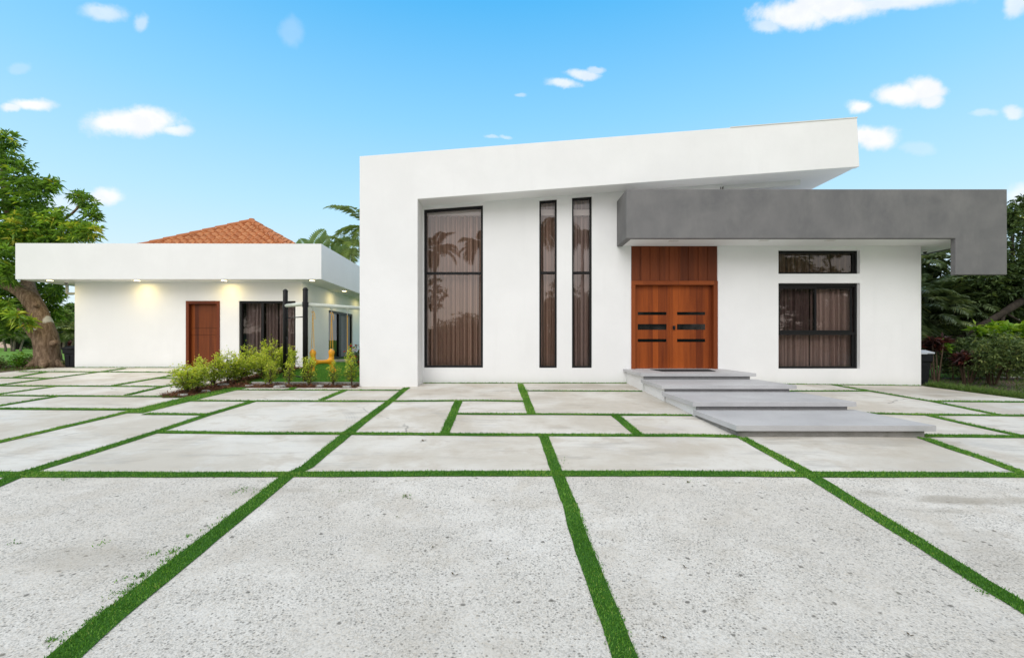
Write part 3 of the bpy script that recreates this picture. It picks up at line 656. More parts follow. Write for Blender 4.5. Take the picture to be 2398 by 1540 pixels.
mb = MB(); yy = YW + .10; frame_prism(mb, o, yy, yy + .07, t, .07); mb.box(o[1] - .105, o[1] - t, yy + .02, yy + .07, o[2] + t, o[3] - .07)
tr = mb.build('window', 'black_frame', house, bevel=.004, label='wide short transom window with a dark curtain')
q = MB(); q.quad((o[0] + t, yy + .05, o[2] + t), (o[1] - .10, yy + .05, o[2] + t), (o[1] - .10, yy + .05, o[3] - .07), (o[0] + t, yy + .05, o[3] - .07)); q.build('pane', 'grey_glass', tr)
pleats('curtain', o[0] - .1, (o[0] + o[1]) / 2 - .03, o[2] - .05, o[3], YW + .32, 'olive_curtain', tr, 4); pleats('curtain', (o[0] + o[1]) / 2, o[1] + .1, o[2] - .05, o[3], YW + .32, 'olive_curtain', tr, 5)
o = list(O_win); mb = MB(); frame_prism(mb, o, yy, yy + .08, t, .085); zb_, zm = W(0, 783)[1], W(0, 772)[1]
mb.box(o[0] + t, o[1] - t, yy + .004, yy + .08, zb_ - .01, zb_ + .06); mb.box(o[1] - .105, o[1] - t, yy + .02, yy + .08, o[2] + t, zb_ - .01)
wn = mb.build('window', 'black_frame', house, bevel=.004, label='tall sliding window over a fixed pane right of the door')
xm = (o[0] + o[1]) / 2 - .02
for (xa, xb, dy, lab) in ((o[0] + t, xm + .03, 0.0, 0), (xm - .03, o[1] - .09, .032, 1)):
    mb = MB(); frame_prism(mb, [xa, xb, zb_ + .06, o[3] - .085, o[3] - .085], yy + .012 + dy, yy + .04 + dy, .05); s_ = mb.build('sash', 'black_frame', wn, bevel=.003)
    q = MB(); q.quad((xa + .045, yy + .03 + dy, zb_ + .1), (xb - .045, yy + .03 + dy, zb_ + .1), (xb - .045, yy + .03 + dy, o[3] - .13), (xa + .045, yy + .03 + dy, o[3] - .13))
    if lab == 0: q.quad((xa + .05, yy + .055, zb_ + .1), (xb - .05, yy + .055, zb_ + .1), (xb - .05, yy + .055, o[3] - .13), (xa + .05, yy + .055, o[3] - .13))
    q.build('pane', 'bronze_glass' if lab else 'grey_glass', wn)
q = MB(); q.quad((o[0] + t, yy + .055, o[2] + t), (o[1] - .1, yy + .055, o[2] + t), (o[1] - .1, yy + .055, zb_), (o[0] + t, yy + .055, zb_)); q.build('pane', 'bronze_glass', wn)
pleats('curtain', o[0] - .1, xm + .0, o[2] + .03, o[3], YW + .34, 'mauve_curtain', wn, 6); pleats('curtain', xm + .03, o[1] + .1, o[2] + .03, o[3], YW + .34, 'mauve_curtain', wn, 7)
# entrance ------------------------------------------------------------
o = O_door; zfl = o[2]; zfr = W(0, 657.5)[1]; zdt = W(0, 667)[1]
mb = MB()   # boarded panel over the door: boards with narrow raised strips
mb.box(o[0], o[1], YW + .03, YW + .10, zfr, o[3])
for q in range(9):
    x = o[0] + (o[1] - o[0]) * (q + .0) / 9.0; bw = (o[1] - o[0]) / 9
    mb.box(x + .008, x + bw - .03, YW + .012, YW + .032, zfr + .004, o[3] - .004)
pn = mb.build('door_panel', 'panel_wood', house, bevel=.004)
jw = .105
mb = MB(); frame_prism(mb, [o[0], o[1], zfl, zfr, zfr], YW - .02, YW + .18, jw)
mb.v = [(x, y, z) for x, y, z in mb.v]
# no sill board: drop the bottom piece
fr = MB()
fr.box(o[0] - .0, o[0] + jw, YW - .02, YW + .18, zfl, zfr - jw * .98); fr.box(o[1] - jw, o[1], YW - .02, YW + .18, zfl, zfr - jw * .98); fr.box(o[0], o[1], YW - .02, YW + .18, zfr - jw * .98, zfr)
fr.build('door_frame', 'frame_wood', house, bevel=.005)
yd = YW + .115; xs_ = W(1571, 0)[0]
for (xa, xb, la, lb, m_) in ((o[0] + jw, xs_ - .002, 1493.5, 1560.5, 0), (xs_ + .002, o[1] - jw, 1585.5, 1651, 1)):
    mb = MB(); mb.box(xa, xb, yd, yd + .05, zfl + .008, zfr - jw)
    if m_: mb.box(xa - .004, xa + .035, yd - .014, yd, zfl + .01, zfr - jw - .003)
    dl = mb.build('door_leaf', 'door_wood', house, bevel=.003)
    for (ya, yb2) in ((730.3, 737.2), (758.5, 771.8), (793.3, 800.3)):
        kx = (yd) / YW
        a = P(la, yb2, yd); b = P(lb, ya, yd); q = MB(); q.box(a.x, b.x, yd - .004, yd + .01, a.z, b.z); q.build('glass_slot', 'black_glass', dl)
    if m_:
        h = P(1578.5, 767, yd - .02); q = MB(); q.box(h.x - .032, h.x + .032, yd - .03, yd - .0005, h.z - .05, h.z + .05); q.tube([(h.x, yd - .055, h.z + .012), (h.x, yd - .03, h.z + .012)], .022, 16)
        q.build('door_lock', 'black_metal', dl, bevel=.006)

# ================================================================== ENTRANCE STEPS
steps = thing('entrance_steps', 'four wide grey stone slab steps floating up to the wooden front door', 'steps', (4.3, 8, -.1))
SD = [ # y front, z top, x left front, x right front, x left back, x right back, y back
 (10.11, ZC - .745, 2.946, 5.504, 2.93, 5.47, YW - .003), (8.834, ZC - .885, 2.98, 5.594, 2.965, 5.55, 10.18), (7.43, ZC - 1.014, 3.02, 5.678, 3.0, 5.62, 8.90), (6.12, ZC - 1.151, 3.07, 5.747, 3.045, 5.69, 7.50)]
for i, (yf, zt_, xl_, xr_, xlb, xrb, yb_) in enumerate(SD):
    th = (.07, .072, .076, .078)[i]; mb = MB(); ins = .07
    ys2 = yf - .012
    mb.hexa([(xl_, yf, zt_ - th), (xr_, ys2, zt_ - th), (xrb, yb_, zt_ - th), (xlb, yb_, zt_ - th)], [(xl_, yf, zt_), (xr_, ys2, zt_), (xrb, yb_, zt_), (xlb, yb_, zt_)])
    sl = mb.build('step_slab', 'step_stone', steps, bevel=.004)
    # riser stone under the nosing; the upper three have its shadow in their grey
    mb = MB(); zb2 = (SD[i + 1][1] + .001) if i < 3 else -.5
    ins_l = .085 if i < 3 else .045
    mb.hexa([(xl_ + ins_l, yf + .055, zb2), (xr_ - .11, yf + .045, zb2), (xr_ - .12, yf + .09, zb2), (xl_ + ins_l, yf + .09, zb2)], [(xl_ + ins_l, yf + .055, zt_ - th), (xr_ - .11, yf + .045, zt_ - th), (xr_ - .12, yf + .09, zt_ - th), (xl_ + ins_l, yf + .09, zt_ - th)])
    mb.build('riser', 'riser_shade_grey' if i < 3 else 'riser_stone', steps)
    # rendered body carrying the slab, down into the ground
    mb = MB(); il = ins_l - .005
    mb.hexa([(xl_ + il, yf + .09, -.6), (xr_ - .13, yf + .09, -.6), (xrb - .13, yb_, -.6), (xlb + il, yb_, -.6)], [(xl_ + il, yf + .09, zt_ - th - .001), (xr_ - .13, yf + .09, zt_ - th - .001), (xrb - .13, yb_, zt_ - th - .001), (xlb + il, yb_, zt_ - th - .001)])
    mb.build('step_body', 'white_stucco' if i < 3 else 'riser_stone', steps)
# door mat
z1 = SD[0][1]
mb = MB(); pa = lambda px, py: (lambda y: ((px - CX) * y / F, y))((ZC - z1) * F / (py - HY))
A, B, C_, D = pa(1522, 865), pa(1658, 864.8), pa(1676, 869.6), pa(1551, 869.8)
mb.hexa([(*D, z1 + .001), (*C_, z1 + .001), (*B, z1 + .001), (*A, z1 + .001)], [(*D, z1 + .014), (*C_, z1 + .014), (*B, z1 + .014), (*A, z1 + .014)])
tag(mb.build('door_mat', 'rubber_mat', bevel=.004), 'thin black rubber mat lying on the top step before the door', 'door mat')

# ================================================================== ANNEX
YA, YAF = 15.5, 14.75
annex = thing('annex_building', 'low white annex with lit eaves, brown door and orange tiled hip roof', 'building', (-11, YA, .15))
ax = lambda px, y=YA: (px - CX) * y / F; az_ = lambda py, y=YA: ZC + (HY - py) * y / F
AXL, AXR = ax(175), ax(708.5); KS = -.0375       # side wall leans a little off square
zsf, ztp = az_(653.5, YAF), az_(570, YAF); gA = .155
O_ad = [ax(436), ax(515), az_(859.5), az_(704.5), az_(704.5)]; O_aw = [ax(559.5), ax(700) - .0, az_(861), az_(704.5), az_(704.5)]
O_aw[1] = ax(692)
mb = MB(); wall_front(mb, AXL, AXR, -.3, lambda x: zsf + .1, YA, [O_ad, O_aw], .17)
yA2 = 24.0; sxw = lambda y: AXR + KS * (y - YA)
# side wall with the sliding door opening
ya, yb_ = 18.0, 21.1; zda, zdb = az_(843, 18.0), az_(725.5, 18.0)
def sq(y0, y1, z0, z1, dx=0): mb.quad((sxw(y0) + dx, y0, z0), (sxw(y1) + dx, y1, z0), (sxw(y1) + dx, y1, z1), (sxw(y0) + dx, y0, z1))
sq(YA, ya, -.3, zsf + .1); sq(yb_, yA2, -.3, zsf + .1); sq(ya, yb_, -.3, zda); sq(ya, yb_, zdb, zsf + .1)
for y in (ya, yb_): mb.quad((sxw(y), y, zda), (sxw(y) - .16, y, zda), (sxw(y) - .16, y, zdb), (sxw(y), y, zdb))
mb.quad((sxw(ya), ya, zdb), (sxw(yb_), yb_, zdb), (sxw(yb_) - .16, yb_, zdb), (sxw(ya) - .16, ya, zdb)); mb.quad((sxw(ya), ya, zda), (sxw(yb_), yb_, zda), (sxw(yb_) - .16, yb_, zda), (sxw(ya) - .16, ya, zda))
mb.quad((AXL, YA, -.3), (AXL, YA, zsf + .1), (AXL, yA2, zsf + .1), (AXL, yA2, -.3)); mb.quad((AXL, yA2, -.3), (AXL, yA2, zsf), (AXR, yA2, zsf), (AXR, yA2, -.3))
mb.build('wall', 'white_stucco', annex)
mb = MB(); mb.box(AXL + .1, AXR - .8, YA + 2.5, YA + 2.6, .1, zsf); mb.box(AXL + .1, AXR - .9, YA + .25, yA2 - .1, .05, .12); mb.build('room', 'room_dark', annex)
# parapet band: front and side faces, soffit
FXL, FXR = ax(36, YAF), ax(752.5, YAF); fs = lambda y: FXR + KS * (y - YAF)
mb = MB()
bot = [(FXL, YAF, zsf), (FXR, YAF, zsf), (fs(yA2 + 1), yA2 + 1, zsf - .06), (FXL, yA2 + 1, zsf)]
top = [(FXL, YAF, ztp + .01), (FXR, YAF, ztp - .01), (fs(yA2 + 1), yA2 + 1, ztp - .10), (FXL, yA2 + 1, ztp)]
th = .16
ib = [(FXL + th, YAF + th, zsf), (FXR - th, YAF + th, zsf), (fs(yA2) - th, yA2, zsf - .06), (FXL + th, yA2, zsf)]
it = [(FXL + th, YAF + th, ztp), (FXR - th, YAF + th, ztp - .01), (fs(yA2) - th, yA2, ztp - .10), (FXL + th, yA2, ztp)]
for i in range(4):
    j = (i + 1) % 4
    mb.quad(bot[i], bot[j], top[j], top[i]); mb.quad(it[i], it[j], ib[j], ib[i]); mb.quad(top[i], top[j], it[j], it[i]); mb.quad(bot[i], ib[i], ib[j], bot[j])
mb.build('roof_fascia', 'white_stucco', annex)
mb = MB(); up = lambda p, d: (p[0], p[1], p[2] + d)
mb.hexa([up(p, .008) for p in ib], [up(p, .5) for p in ib]); mb.build('soffit', 'soffit_paint', annex)
# downlights, lit
def downlight(px, py, side=False):
    z = zsf + (.008 if not side else -.01)
    if side: y = (z - ZC) * F / (HY - py)
    else: y = YAF + .34
    x = (px - CX) * y / F
    mbx = MB(); n = 24
    mbx.tube([(x, y, z - .012), (x, y, z + .02)], [.105, .105], 24); d = mbx.build('downlight', 'white_plastic', annex, bevel=.003)
    q = MB(); q.v = [(x + .085 * math.cos(2 * math.pi * i / n), y + .085 * math.sin(2 * math.pi * i / n), z - .014) for i in range(n)]; q.f = [tuple(reversed(range(n)))]; q.mi = [0]; q.build('lens', 'warm_lamp', d)
    l = bpy.data.lights.new('downlight_lamp', 'AREA'); l.energy = 6.5; l.color = (1.0, .78, .30); l.shape = 'DISK'; l.size = .16
    lo = bpy.data.objects.new('downlight_lamp', l); COL.objects.link(lo); place(lo, annex); lo.location = Vector((x, y, z - .03)) - annex.location
for a in ((117, 655), (321, 655), (524.5, 655), (731, 655)): downlight(*a)
for (y_, ) in ((18.2,), (21.6,)):
    x_ = sxw(y_) + .55; px = CX + F * x_ / y_; downlight(px, HY - F * (zsf - .01 - ZC) / y_, True)
# white drain pipe under the left eave
mb = MB(); a = P(157, 664, 16.2); mb.tube([(a.x, 16.2, zsf + .02), (a.x, 16.2, 2.78), (a.x + .02, 16.2, 2.74), (AXL + .02, 16.2, 2.73)], .045, 10); mb.build('drain_pipe', 'white_plastic', annex, smooth=True)
# door
o = O_ad; mb = MB(); jw = .10
mb.box(o[0], o[0] + jw, YA - .025, YA + .17, o[2], o[3] - jw); mb.box(o[1] - jw, o[1], YA - .025, YA + .17, o[2], o[3] - jw); mb.box(o[0], o[1], YA - .025, YA + .17, o[3] - jw, o[3])
dr = mb.build('door', 'dark_frame_wood', annex, bevel=.005, label='dark red brown single wooden door')
mb = MB(); zz = [o[2] + .01, az_(784), az_(768), o[3] - jw]
for a, b in zip(zz[:-1], zz[1:]): mb.box(o[0] + jw, o[1] - jw, YA + .11, YA + .15, a + .004, b - .004)
mb.build('door_leaf', 'dark_wood', dr, bevel=.003)
# sliding window beside it
o = O_aw; mb = MB(); frame_prism(mb, o, YA + .06, YA + .15, .07); xm = ax(612); mb.box(xm - .04, xm + .04, YA + .07, YA + .14, o[2] + .07, o[3] - .07)
wn = mb.build('window', 'black_frame', annex, bevel=.004, label='black sliding glass door with mauve curtains behind shrubs')
for (xa, xb) in ((o[0] + .07, xm - .04), (xm + .04, o[1] - .07)):
    q = MB(); q.quad((xa, YA + .11, o[2] + .07), (xb, YA + .11, o[2] + .07), (xb, YA + .11, o[3] - .07), (xa, YA + .11, o[3] - .07)); q.build('pane', 'grey_glass', wn)
pleats('curtain', o[0], ax(596), o[2] + .05, o[3], YA + .4, 'mauve_curtain', wn, 8); pleats('curtain', ax(603), ax(633), o[2] + .05, o[3], YA + .55, 'mauve_curtain', wn, 9); pleats('curtain', ax(640), o[1] + .05, o[2] + .05, o[3], YA + .4, 'mauve_curtain', wn, 10)
# side sliding door
mb = MB()
def sbox(y0, y1, z0, z1, d0, d1):
    mb.hexa([(sxw(y0) - d1, y0, z0), (sxw(y0) - d0, y0, z0), (sxw(y1) - d0, y1, z0), (sxw(y1) - d1, y1, z0)], [(sxw(y0) - d1, y0, z1), (sxw(y0) - d0, y0, z1), (sxw(y1) - d0, y1, z1), (sxw(y1) - d1, y1, z1)])
sbox(ya, ya + .09, zda, zdb, .04, .13); sbox(yb_ - .09, yb_, zda, zdb, .04, .13); sbox(ya + .09, yb_ - .09, zdb - .09, zdb, .04, .13); sbox(ya + .09, yb_ - .09, zda, zda + .09, .04, .13); sbox(19.35, 19.6, zda + .09, zdb - .09, .05, .12)
wn = mb.build('window', 'black_frame', annex, bevel=.004, label='black framed sliding door on the side wall behind the swing')
for (y0, y1, m_) in ((ya + .09, 19.35, 'grey_glass'), (19.6, yb_ - .09, 'grey_blind')):
    q = MB(); q.quad((sxw(y0) - .1, y0, zda + .09), (sxw(y1) - .1, y1, zda + .09), (sxw(y1) - .1, y1, zdb - .09), (sxw(y0) - .1, y0, zdb - .09)); q.build('pane' if m_ == 'grey_glass' else 'screen_panel', m_, wn)
mb = MB(); mb.hexa([(sxw(17.6), 17.6, .05), (sxw(17.6) + 1.0, 17.6, .05), (sxw(22) + 1.0, 22, .05), (sxw(22), 22, .05)], [(sxw(17.6), 17.6, .29), (sxw(17.6) + 1.0, 17.6, .29), (sxw(22) + 1.0, 22, .29), (sxw(22), 22, .29)]); mb.build('door_step', 'kerb_stone', annex, bevel=.01)
# tiled hip roof
AP = Vector((-10.7, 19.0, 6.04)); E = [Vector((-15.6, 16.5, 4.0)), Vector((-7.3, 16.5, 4.0)), Vector((-7.3, 21.5, 4.0)), Vector((-15.6, 21.5, 4.0))]
mb = MB()
def slope(e0, e1, ap):
    ex = (e1 - e0); W_ = ex.length; ex.normalize(); mid = e0 + ex * (ap - e0).dot(ex); sv = ap - mid; H_ = sv.length; sv.normalize(); nn = ex.cross(sv).normalized()
    if nn.z < 0: nn = -nn
    pitch, tw = .30, .30; rows = int(H_ / pitch); t_ap = (ap - e0).dot(ex)
    for r in range(rows + 1):
        s0 = r * pitch; s1 = min(H_, s0 + pitch + .03)
        if s0 >= H_ - .02: break
        xa, xb = t_ap * s0 / H_, W_ - (W_ - t_ap) * s0 / H_
        n = max(2, int((xb - xa) / .05)); ph = (r % 2) * 0
        b = len(mb.v); cl = lambda x, s: min(max(x, t_ap * s / H_), W_ - (W_ - t_ap) * s / H_)
        for i in range(n + 1):
            x = xa + (xb - xa) * i / n; c_ = .052 * math.sin(2 * math.pi * x / tw)
            for (s, lift) in ((s0, -.02), (s0, .062), (s1, .008)):
                p = e0 + ex * cl(x, s) + sv * s + nn * (c_ + lift); mb.v.append(tuple(p))
        for i in range(n):
            q = b + 3 * i; mb.f += [(q, q + 3, q + 4, q + 1), (q + 1, q + 4, q + 5, q + 2)]; mb.mi += [0, 0]
for i in range(4): slope(E[i].copy(), E[(i + 1) % 4].copy(), AP)
rf = mb.build('roof', 'terracotta', annex)
mb = MB()
for e in E:
    d = AP - e; Ln = d.length; n = int(Ln / .42)
    for i in range(n):
        a = e + d * (i / n) + Vector((0, 0, .0)); b = e + d * ((i + 1.12) / n) + Vector((0, 0, -.005)); mb.tube([a, b], [.12, .095], 10)
mb.tube([AP + Vector((0, 0, -.08)), AP + Vector((0, 0, .10))], [.18, .10], 10)
mb.build('ridge_tile', 'mortar_tile', rf)
mb = MB(); mb.hexa([E[0] - Vector((0, 0, .7)), E[1] - Vector((0, 0, .7)), E[2] - Vector((0, 0, .7)), E[3] - Vector((0, 0, .7))], [p + Vector((0, 0, -.06)) for p in E]); mb.build('roof_base', 'white_stucco', annex)

# ================================================================== SMALL THINGS ON THE BUILDINGS
def dome_camera(px, py, y, label, z=None):
    p = P(px, py, y); z = z if z is not None else p.z
    t_ = thing('security_camera', label, 'camera', (p.x, y, z), 'small dome cameras under the eaves')
    mb = MB(); mb.tube([(p.x, y, z), (p.x, y, z - .03), (p.x, y, z - .05)], [.07, .07, .055], 20); mb.build('mount', 'white_plastic', t_, bevel=.004)
    mb = MB(); n = 8
    mb.tube([(p.x, y, z - .05 - .045 * math.sin(i / n * math.pi / 2)) for i in range(n + 1)], [max(.002, .048 * math.cos(i / n * math.pi / 2)) for i in range(n + 1)], 16); mb.build('dome', 'black_glass', t_, smooth=True)
y_ = YAF + .62; dome_camera(155, HY - F * (zsf + .008 - ZC) / y_, y_, 'small dome camera under the left eave of the low annex', zsf + .008)
y_ = 12.1; dome_camera(2166, HY - F * (ZS - ZC) / y_, y_, 'small dome camera under the grey canopy at the far house corner', zb0 + .012)

# ================================================================== BINS
def bin_(x, y, s, lid, label, rz=0):
    z = float(gz(x, min(y, 15.6))) if x > 0 else float(gz(x, 15.6)) - .03
    t_ = thing('rubbish_bin', label, 'bin', (x, y, z), 'tall plastic rubbish bins')
    mb = MB(); H_ = .80 * s; w0, w1 = .24 * s, .31 * s
    lv = [(0, w0), (.02, w0 + .01), (H_ * .74, w1 - .02), (H_ * .75, w1 + .008), (H_, w1 + .015)]
    for i, (hh, ww) in enumerate(lv): pass
    def ring(hh, ww): return [(x - ww, y - ww, z + hh), (x + ww, y - ww, z + hh), (x + ww, y + ww, z + hh), (x - ww, y + ww, z + hh)]
    for a, b in zip(lv[:-1], lv[1:]): mb.hexa(ring(*a), ring(*b))
    for sgn in (-1, 1): mb.hexa([(x + sgn * .1 - .05, y - w0 - .026, z + .06), (x + sgn * .1 + .05, y - w0 - .026, z + .06), (x + sgn * .1 + .05, y - w0, z + .06), (x + sgn * .1 - .05, y - w0, z + .06)], [(x + sgn * .1 - .06, y - w1 - .006, z + H_ * .66), (x + sgn * .1 + .06, y - w1 - .006, z + H_ * .66), (x + sgn * .1 + .06, y - w1 + .03, z + H_ * .66), (x + sgn * .1 - .06, y - w1 + .03, z + H_ * .66)])
    mb.build('body', 'black_plastic', t_, bevel=.02)
    mb = MB(); ww = w1 + .035
    mb.hexa(ring(H_, ww), ring(H_ + .045, ww)); mb.hexa([(x - ww * .96, y - ww * .96, z + H_ + .045), (x + ww * .96, y - ww * .96, z + H_ + .045), (x + ww * .96, y + ww * .96, z + H_ + .045), (x - ww * .96, y + ww * .96, z + H_ + .045)], [(x - ww * .6, y - ww * .6, z + H_ + .10), (x + ww * .6, y - ww * .6, z + H_ + .10), (x + ww * .6, y + ww * .6, z + H_ + .10), (x - ww * .6, y + ww * .6, z + H_ + .10)])
    mb.box(x - .12, x + .12, y - ww - .035, y - ww, z + H_ - .01, z + H_ + .03)
    mb.build('lid', lid, t_, bevel=.012)
bin_(10.62, 12.02, .98, 'grey_lid', 'black rubbish bin with pale grey lid at the corner by the red leaved shrubs')
bin_(-15.02, 15.86, .82, 'black_plastic', 'black lidded rubbish bin behind the annex corner next to the leaning tree')

# ================================================================== SWING SET
sw = thing('swing_set', 'black post swing frame with cream top beam standing on the garden turf', 'swing frame', (-5.3, 12.2, 0))
p1, p2 = Vector((-6.2, 12.67, 0)), Vector((-5.31, 11.92, 0)); bd = Vector((.563, .826, 0)); p3, p4 = p2 + bd * 3.1, p1 + bd * 3.1
def post(p, zt_, nm='post'):
    mb = MB(); g = float(gz(p.x, p.y)); r = .064; zz = [g - .1, zt_ - .06, zt_ - .03, zt_ - .008, zt_]; rr = [r, r, r * .86, r * .5, .006]
    mb.tube([(p.x, p.y, z) for z in zz], rr, 18); mb.tube([(p.x, p.y, zt_ - .075), (p.x, p.y, zt_ - .055)], r + .006, 18); mb.tube([(p.x, p.y, g - .02), (p.x, p.y, g + .012)], .11, 18)
    return mb.build('post', 'black_metal', sw, smooth=False, bevel=0)
for p, z in ((p1, 2.51), (p2, 2.47), (p3, 2.55), (p4, 2.58)): 
    o_ = post(p, z); o_.data.polygons.foreach_set('use_smooth', [len(f.vertices) == 4 for f in o_.data.polygons])
zb = 2.02
V3 = lambda p, z: Vector((p.x, p.y, z))
mb = MB(); mb.tube([V3(p2, zb), V3(p3, zb + .0)], .052, 16); mb.build('top_beam', 'cream_metal', sw, smooth=True)
for a, b in ((p1, p2), (p4, p3)):
    mb = MB(); mb.tube([V3(a, zb + .02), V3(b, zb + .02)], .05, 16); mb.build('cross_beam', 'cream_metal', sw, smooth=True)
    for q0, q1, qr in ((1.70, 1.70, .014), (.14, .10, .018)): mb = MB(); mb.tube([V3(a, q0), V3(b, q1)], qr, 8); mb.build('cross_bar', 'black_metal', sw, smooth=True)
for p in (p1, p2, p3, p4):
    mb = MB(); mb.tube([V3(p, zb - .07), V3(p, zb + .07)], .075, 18); mb.build('clamp', 'black_metal', sw, smooth=False, bevel=.006)
u12 = (p2 - p1).normalized()
for p, s_ in ((p1, 1), (p2, -1)):
    mb = MB(); a = V3(p, 0) + u12 * s_ * .11; b = V3(p, 0) + u12 * s_ * .05
    mb.tube([V3(b, 1.18), V3(a, 1.15), V3(a, 1.10), V3(a, .50), V3(a, .45), V3(b, .42)], .016, 8); mb.build('grab_handle', 'black_metal', sw, smooth=True)
bt = lambda t_: V3(p2, 0) + bd * t_
for t_ in (.214, .775, 1.287, 2.0):
    c_ = bt(t_); mb = MB(); mb.tube([V3(c_, zb - .02), V3(c_, zb - .11)], .026, 10); mb.box(c_.x - .035, c_.x + .035, c_.y - .035, c_.y + .035, zb - .08, zb - .05); mb.build('hanger', 'cream_metal', sw, bevel=.004)
def chain(mb, a, b, r=.0042, ln=.052):
    a, b = Vector(a), Vector(b); d = b - a; L_ = d.length; d.normalize(); n = max(1, int(L_ / (ln * .78))); s1 = d.orthogonal().normalized(); s2 = d.cross(s1)
    for i in range(n):
        c = a + d * (L_ * (i + .5) / n); s_ = s1 if i % 2 else s2; pts = []
        for q in range(9):
            t_ = 2 * math.pi * q / 8; pts.append(c + d * (math.cos(t_) * ln * .5) + s_ * (math.sin(t_) * .011))
        mb.tube(pts, r, 5, cap=False)
# glider: two uprights with a bar, seats, hung on doubled yellow chains
gl = thing('glider_swing', 'yellow plastic two seat glider swing hanging on doubled yellow chains', 'swing', tuple(V3(bt(.5), .5)))
A_, B_ = bt(.214), bt(.775)
def skin_body(name, pts, edges, radii, m, parent, sub=2):
    me = bpy.data.meshes.new(name); me.from_pydata([tuple(p) for p in pts], edges, [])
    o = bpy.data.objects.new(name, me); COL.objects.link(o); place(o, parent)
    o.modifiers.new('skin', 'SKIN'); sv = me.skin_vertices[0].data
    for i, r in enumerate(radii): sv[i].radius = (r, r) if not hasattr(r, '__len__') else r
    sv[0].use_root = True
    b = o.modifiers.new('sub', 'SUBSURF'); b.levels = b.render_levels = sub; me.materials.append(MATS[m]); o.modifiers['skin'].use_smooth_shade = True
    return o
pts, ed, rd = [], [], []
for j, c in enumerate((A_, B_)):
    sgn = -1 if j == 0 else 1; b0 = len(pts)
    pts += [V3(c, .50), V3(c, .66), V3(c, .78), V3(c, .80) - u12 * .075, V3(c, .80) + u12 * .075, V3(c, .38) + bd * sgn * .03, V3(c, .24) + bd * sgn * .02, V3(c, .20) + bd * sgn * .14]
    ed += [(b0, b0 + 1), (b0 + 1, b0 + 2), (b0 + 2, b0 + 3), (b0 + 2, b0 + 4), (b0, b0 + 5), (b0 + 5, b0 + 6), (b0 + 6, b0 + 7)]; rd += [.075, .068, .075, .065, .065, .062, .09, .085]
b0 = len(pts); pts.append((pts[0] + pts[8]) / 2); ed += [(0, b0), (b0, 8)]; rd.append(.05)
skin_body('seat_body', pts, ed, rd, 'yellow_plastic', gl)
for c in (A_, B_):
    mb = MB(); top = V3(c, zb - .22)
    for s_ in (-1, 1): chain(mb, top, V3(c, .87) + u12 * s_ * .07)
    tail = [top + u12 * (-.02), top + u12 * -.07 + Vector((0, 0, .05)), top + u12 * .05 + Vector((0, 0, .04)), top + u12 * .10 + Vector((0, 0, -.05)), top + u12 * .12 + Vector((0, 0, -.16))]
    for a, b in zip(tail[:-1], tail[1:]): chain(mb, a, b)
    mb.build('chain', 'yellow_chain', gl, smooth=True)
    mb = MB(); chain(mb, V3(c, zb - .10), V3(c, zb - .23), .005); mb.build('hook', 'steel', gl, smooth=True)
    for s_ in (-1, 1): mb = MB(); chain(mb, V3(c, .87) + u12 * s_ * .07, V3(c, .79) + u12 * s_ * .072, .005); mb.build('hook', 'steel', gl, smooth=True)
s2 = thing('belt_swing', 'swing on a single visible yellow chain beside the house corner', 'swing', tuple(V3(bt(1.6), .5)))
for t_ in (1.287, 2.0):
    c = bt(t_); mb = MB(); chain(mb, V3(c, zb - .22), V3(c, .62)); mb.build('chain', 'yellow_chain', s2, smooth=True)
    
    for q0, q1 in ((zb - .10, zb - .23), (.62, .50)): mb = MB(); chain(mb, V3(c, q0), V3(c, q1), .005); mb.build('hook', 'steel', s2, smooth=True)
mb = MB(); a, b = bt(1.287), bt(2.0); n = 10; w2 = u12 * .09
for i in range(n):
    f0, f1 = i / n, (i + 1) / n; z0_, z1_ = .50 - .10 * math.sin(math.pi * f0), .50 - .10 * math.sin(math.pi * f1); q0, q1 = a.lerp(b, f0), a.lerp(b, f1)
    mb.hexa([V3(q0 - w2, z0_), V3(q1 - w2, z1_), V3(q1 + w2, z1_), V3(q0 + w2, z0_)], [V3(q0 - w2, z0_ + .015), V3(q1 - w2, z1_ + .015), V3(q1 + w2, z1_ + .015), V3(q0 + w2, z0_ + .015)])
mb.build('seat', 'yellow_plastic', s2)

# ================================================================== PLANTS
UPZ = np.array([0, 0, 1.0])
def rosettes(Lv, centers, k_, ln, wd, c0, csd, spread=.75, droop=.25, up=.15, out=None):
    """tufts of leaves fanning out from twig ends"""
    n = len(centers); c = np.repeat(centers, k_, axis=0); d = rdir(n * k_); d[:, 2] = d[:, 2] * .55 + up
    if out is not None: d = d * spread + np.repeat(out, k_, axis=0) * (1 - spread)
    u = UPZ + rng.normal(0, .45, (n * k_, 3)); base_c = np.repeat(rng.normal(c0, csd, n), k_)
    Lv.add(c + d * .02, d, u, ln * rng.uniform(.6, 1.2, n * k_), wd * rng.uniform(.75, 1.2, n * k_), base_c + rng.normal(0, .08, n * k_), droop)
def blob(c, r, n, shell=.55, sq=(1, 1, 1)):
    d = rdir(n); rad = (shell + (1 - shell) * rng.random(n)) ** 1.0; lump = 1 + .22 * np.sin(d[:, 0] * 7 + c[0]) * np.cos(d[:, 1] * 6 + c[2]) + .15 * np.sin(d[:, 2] * 9 + c[1])
    return np.asarray(c) + d * (rad * lump * r)[:, None] * np.asarray(sq), d
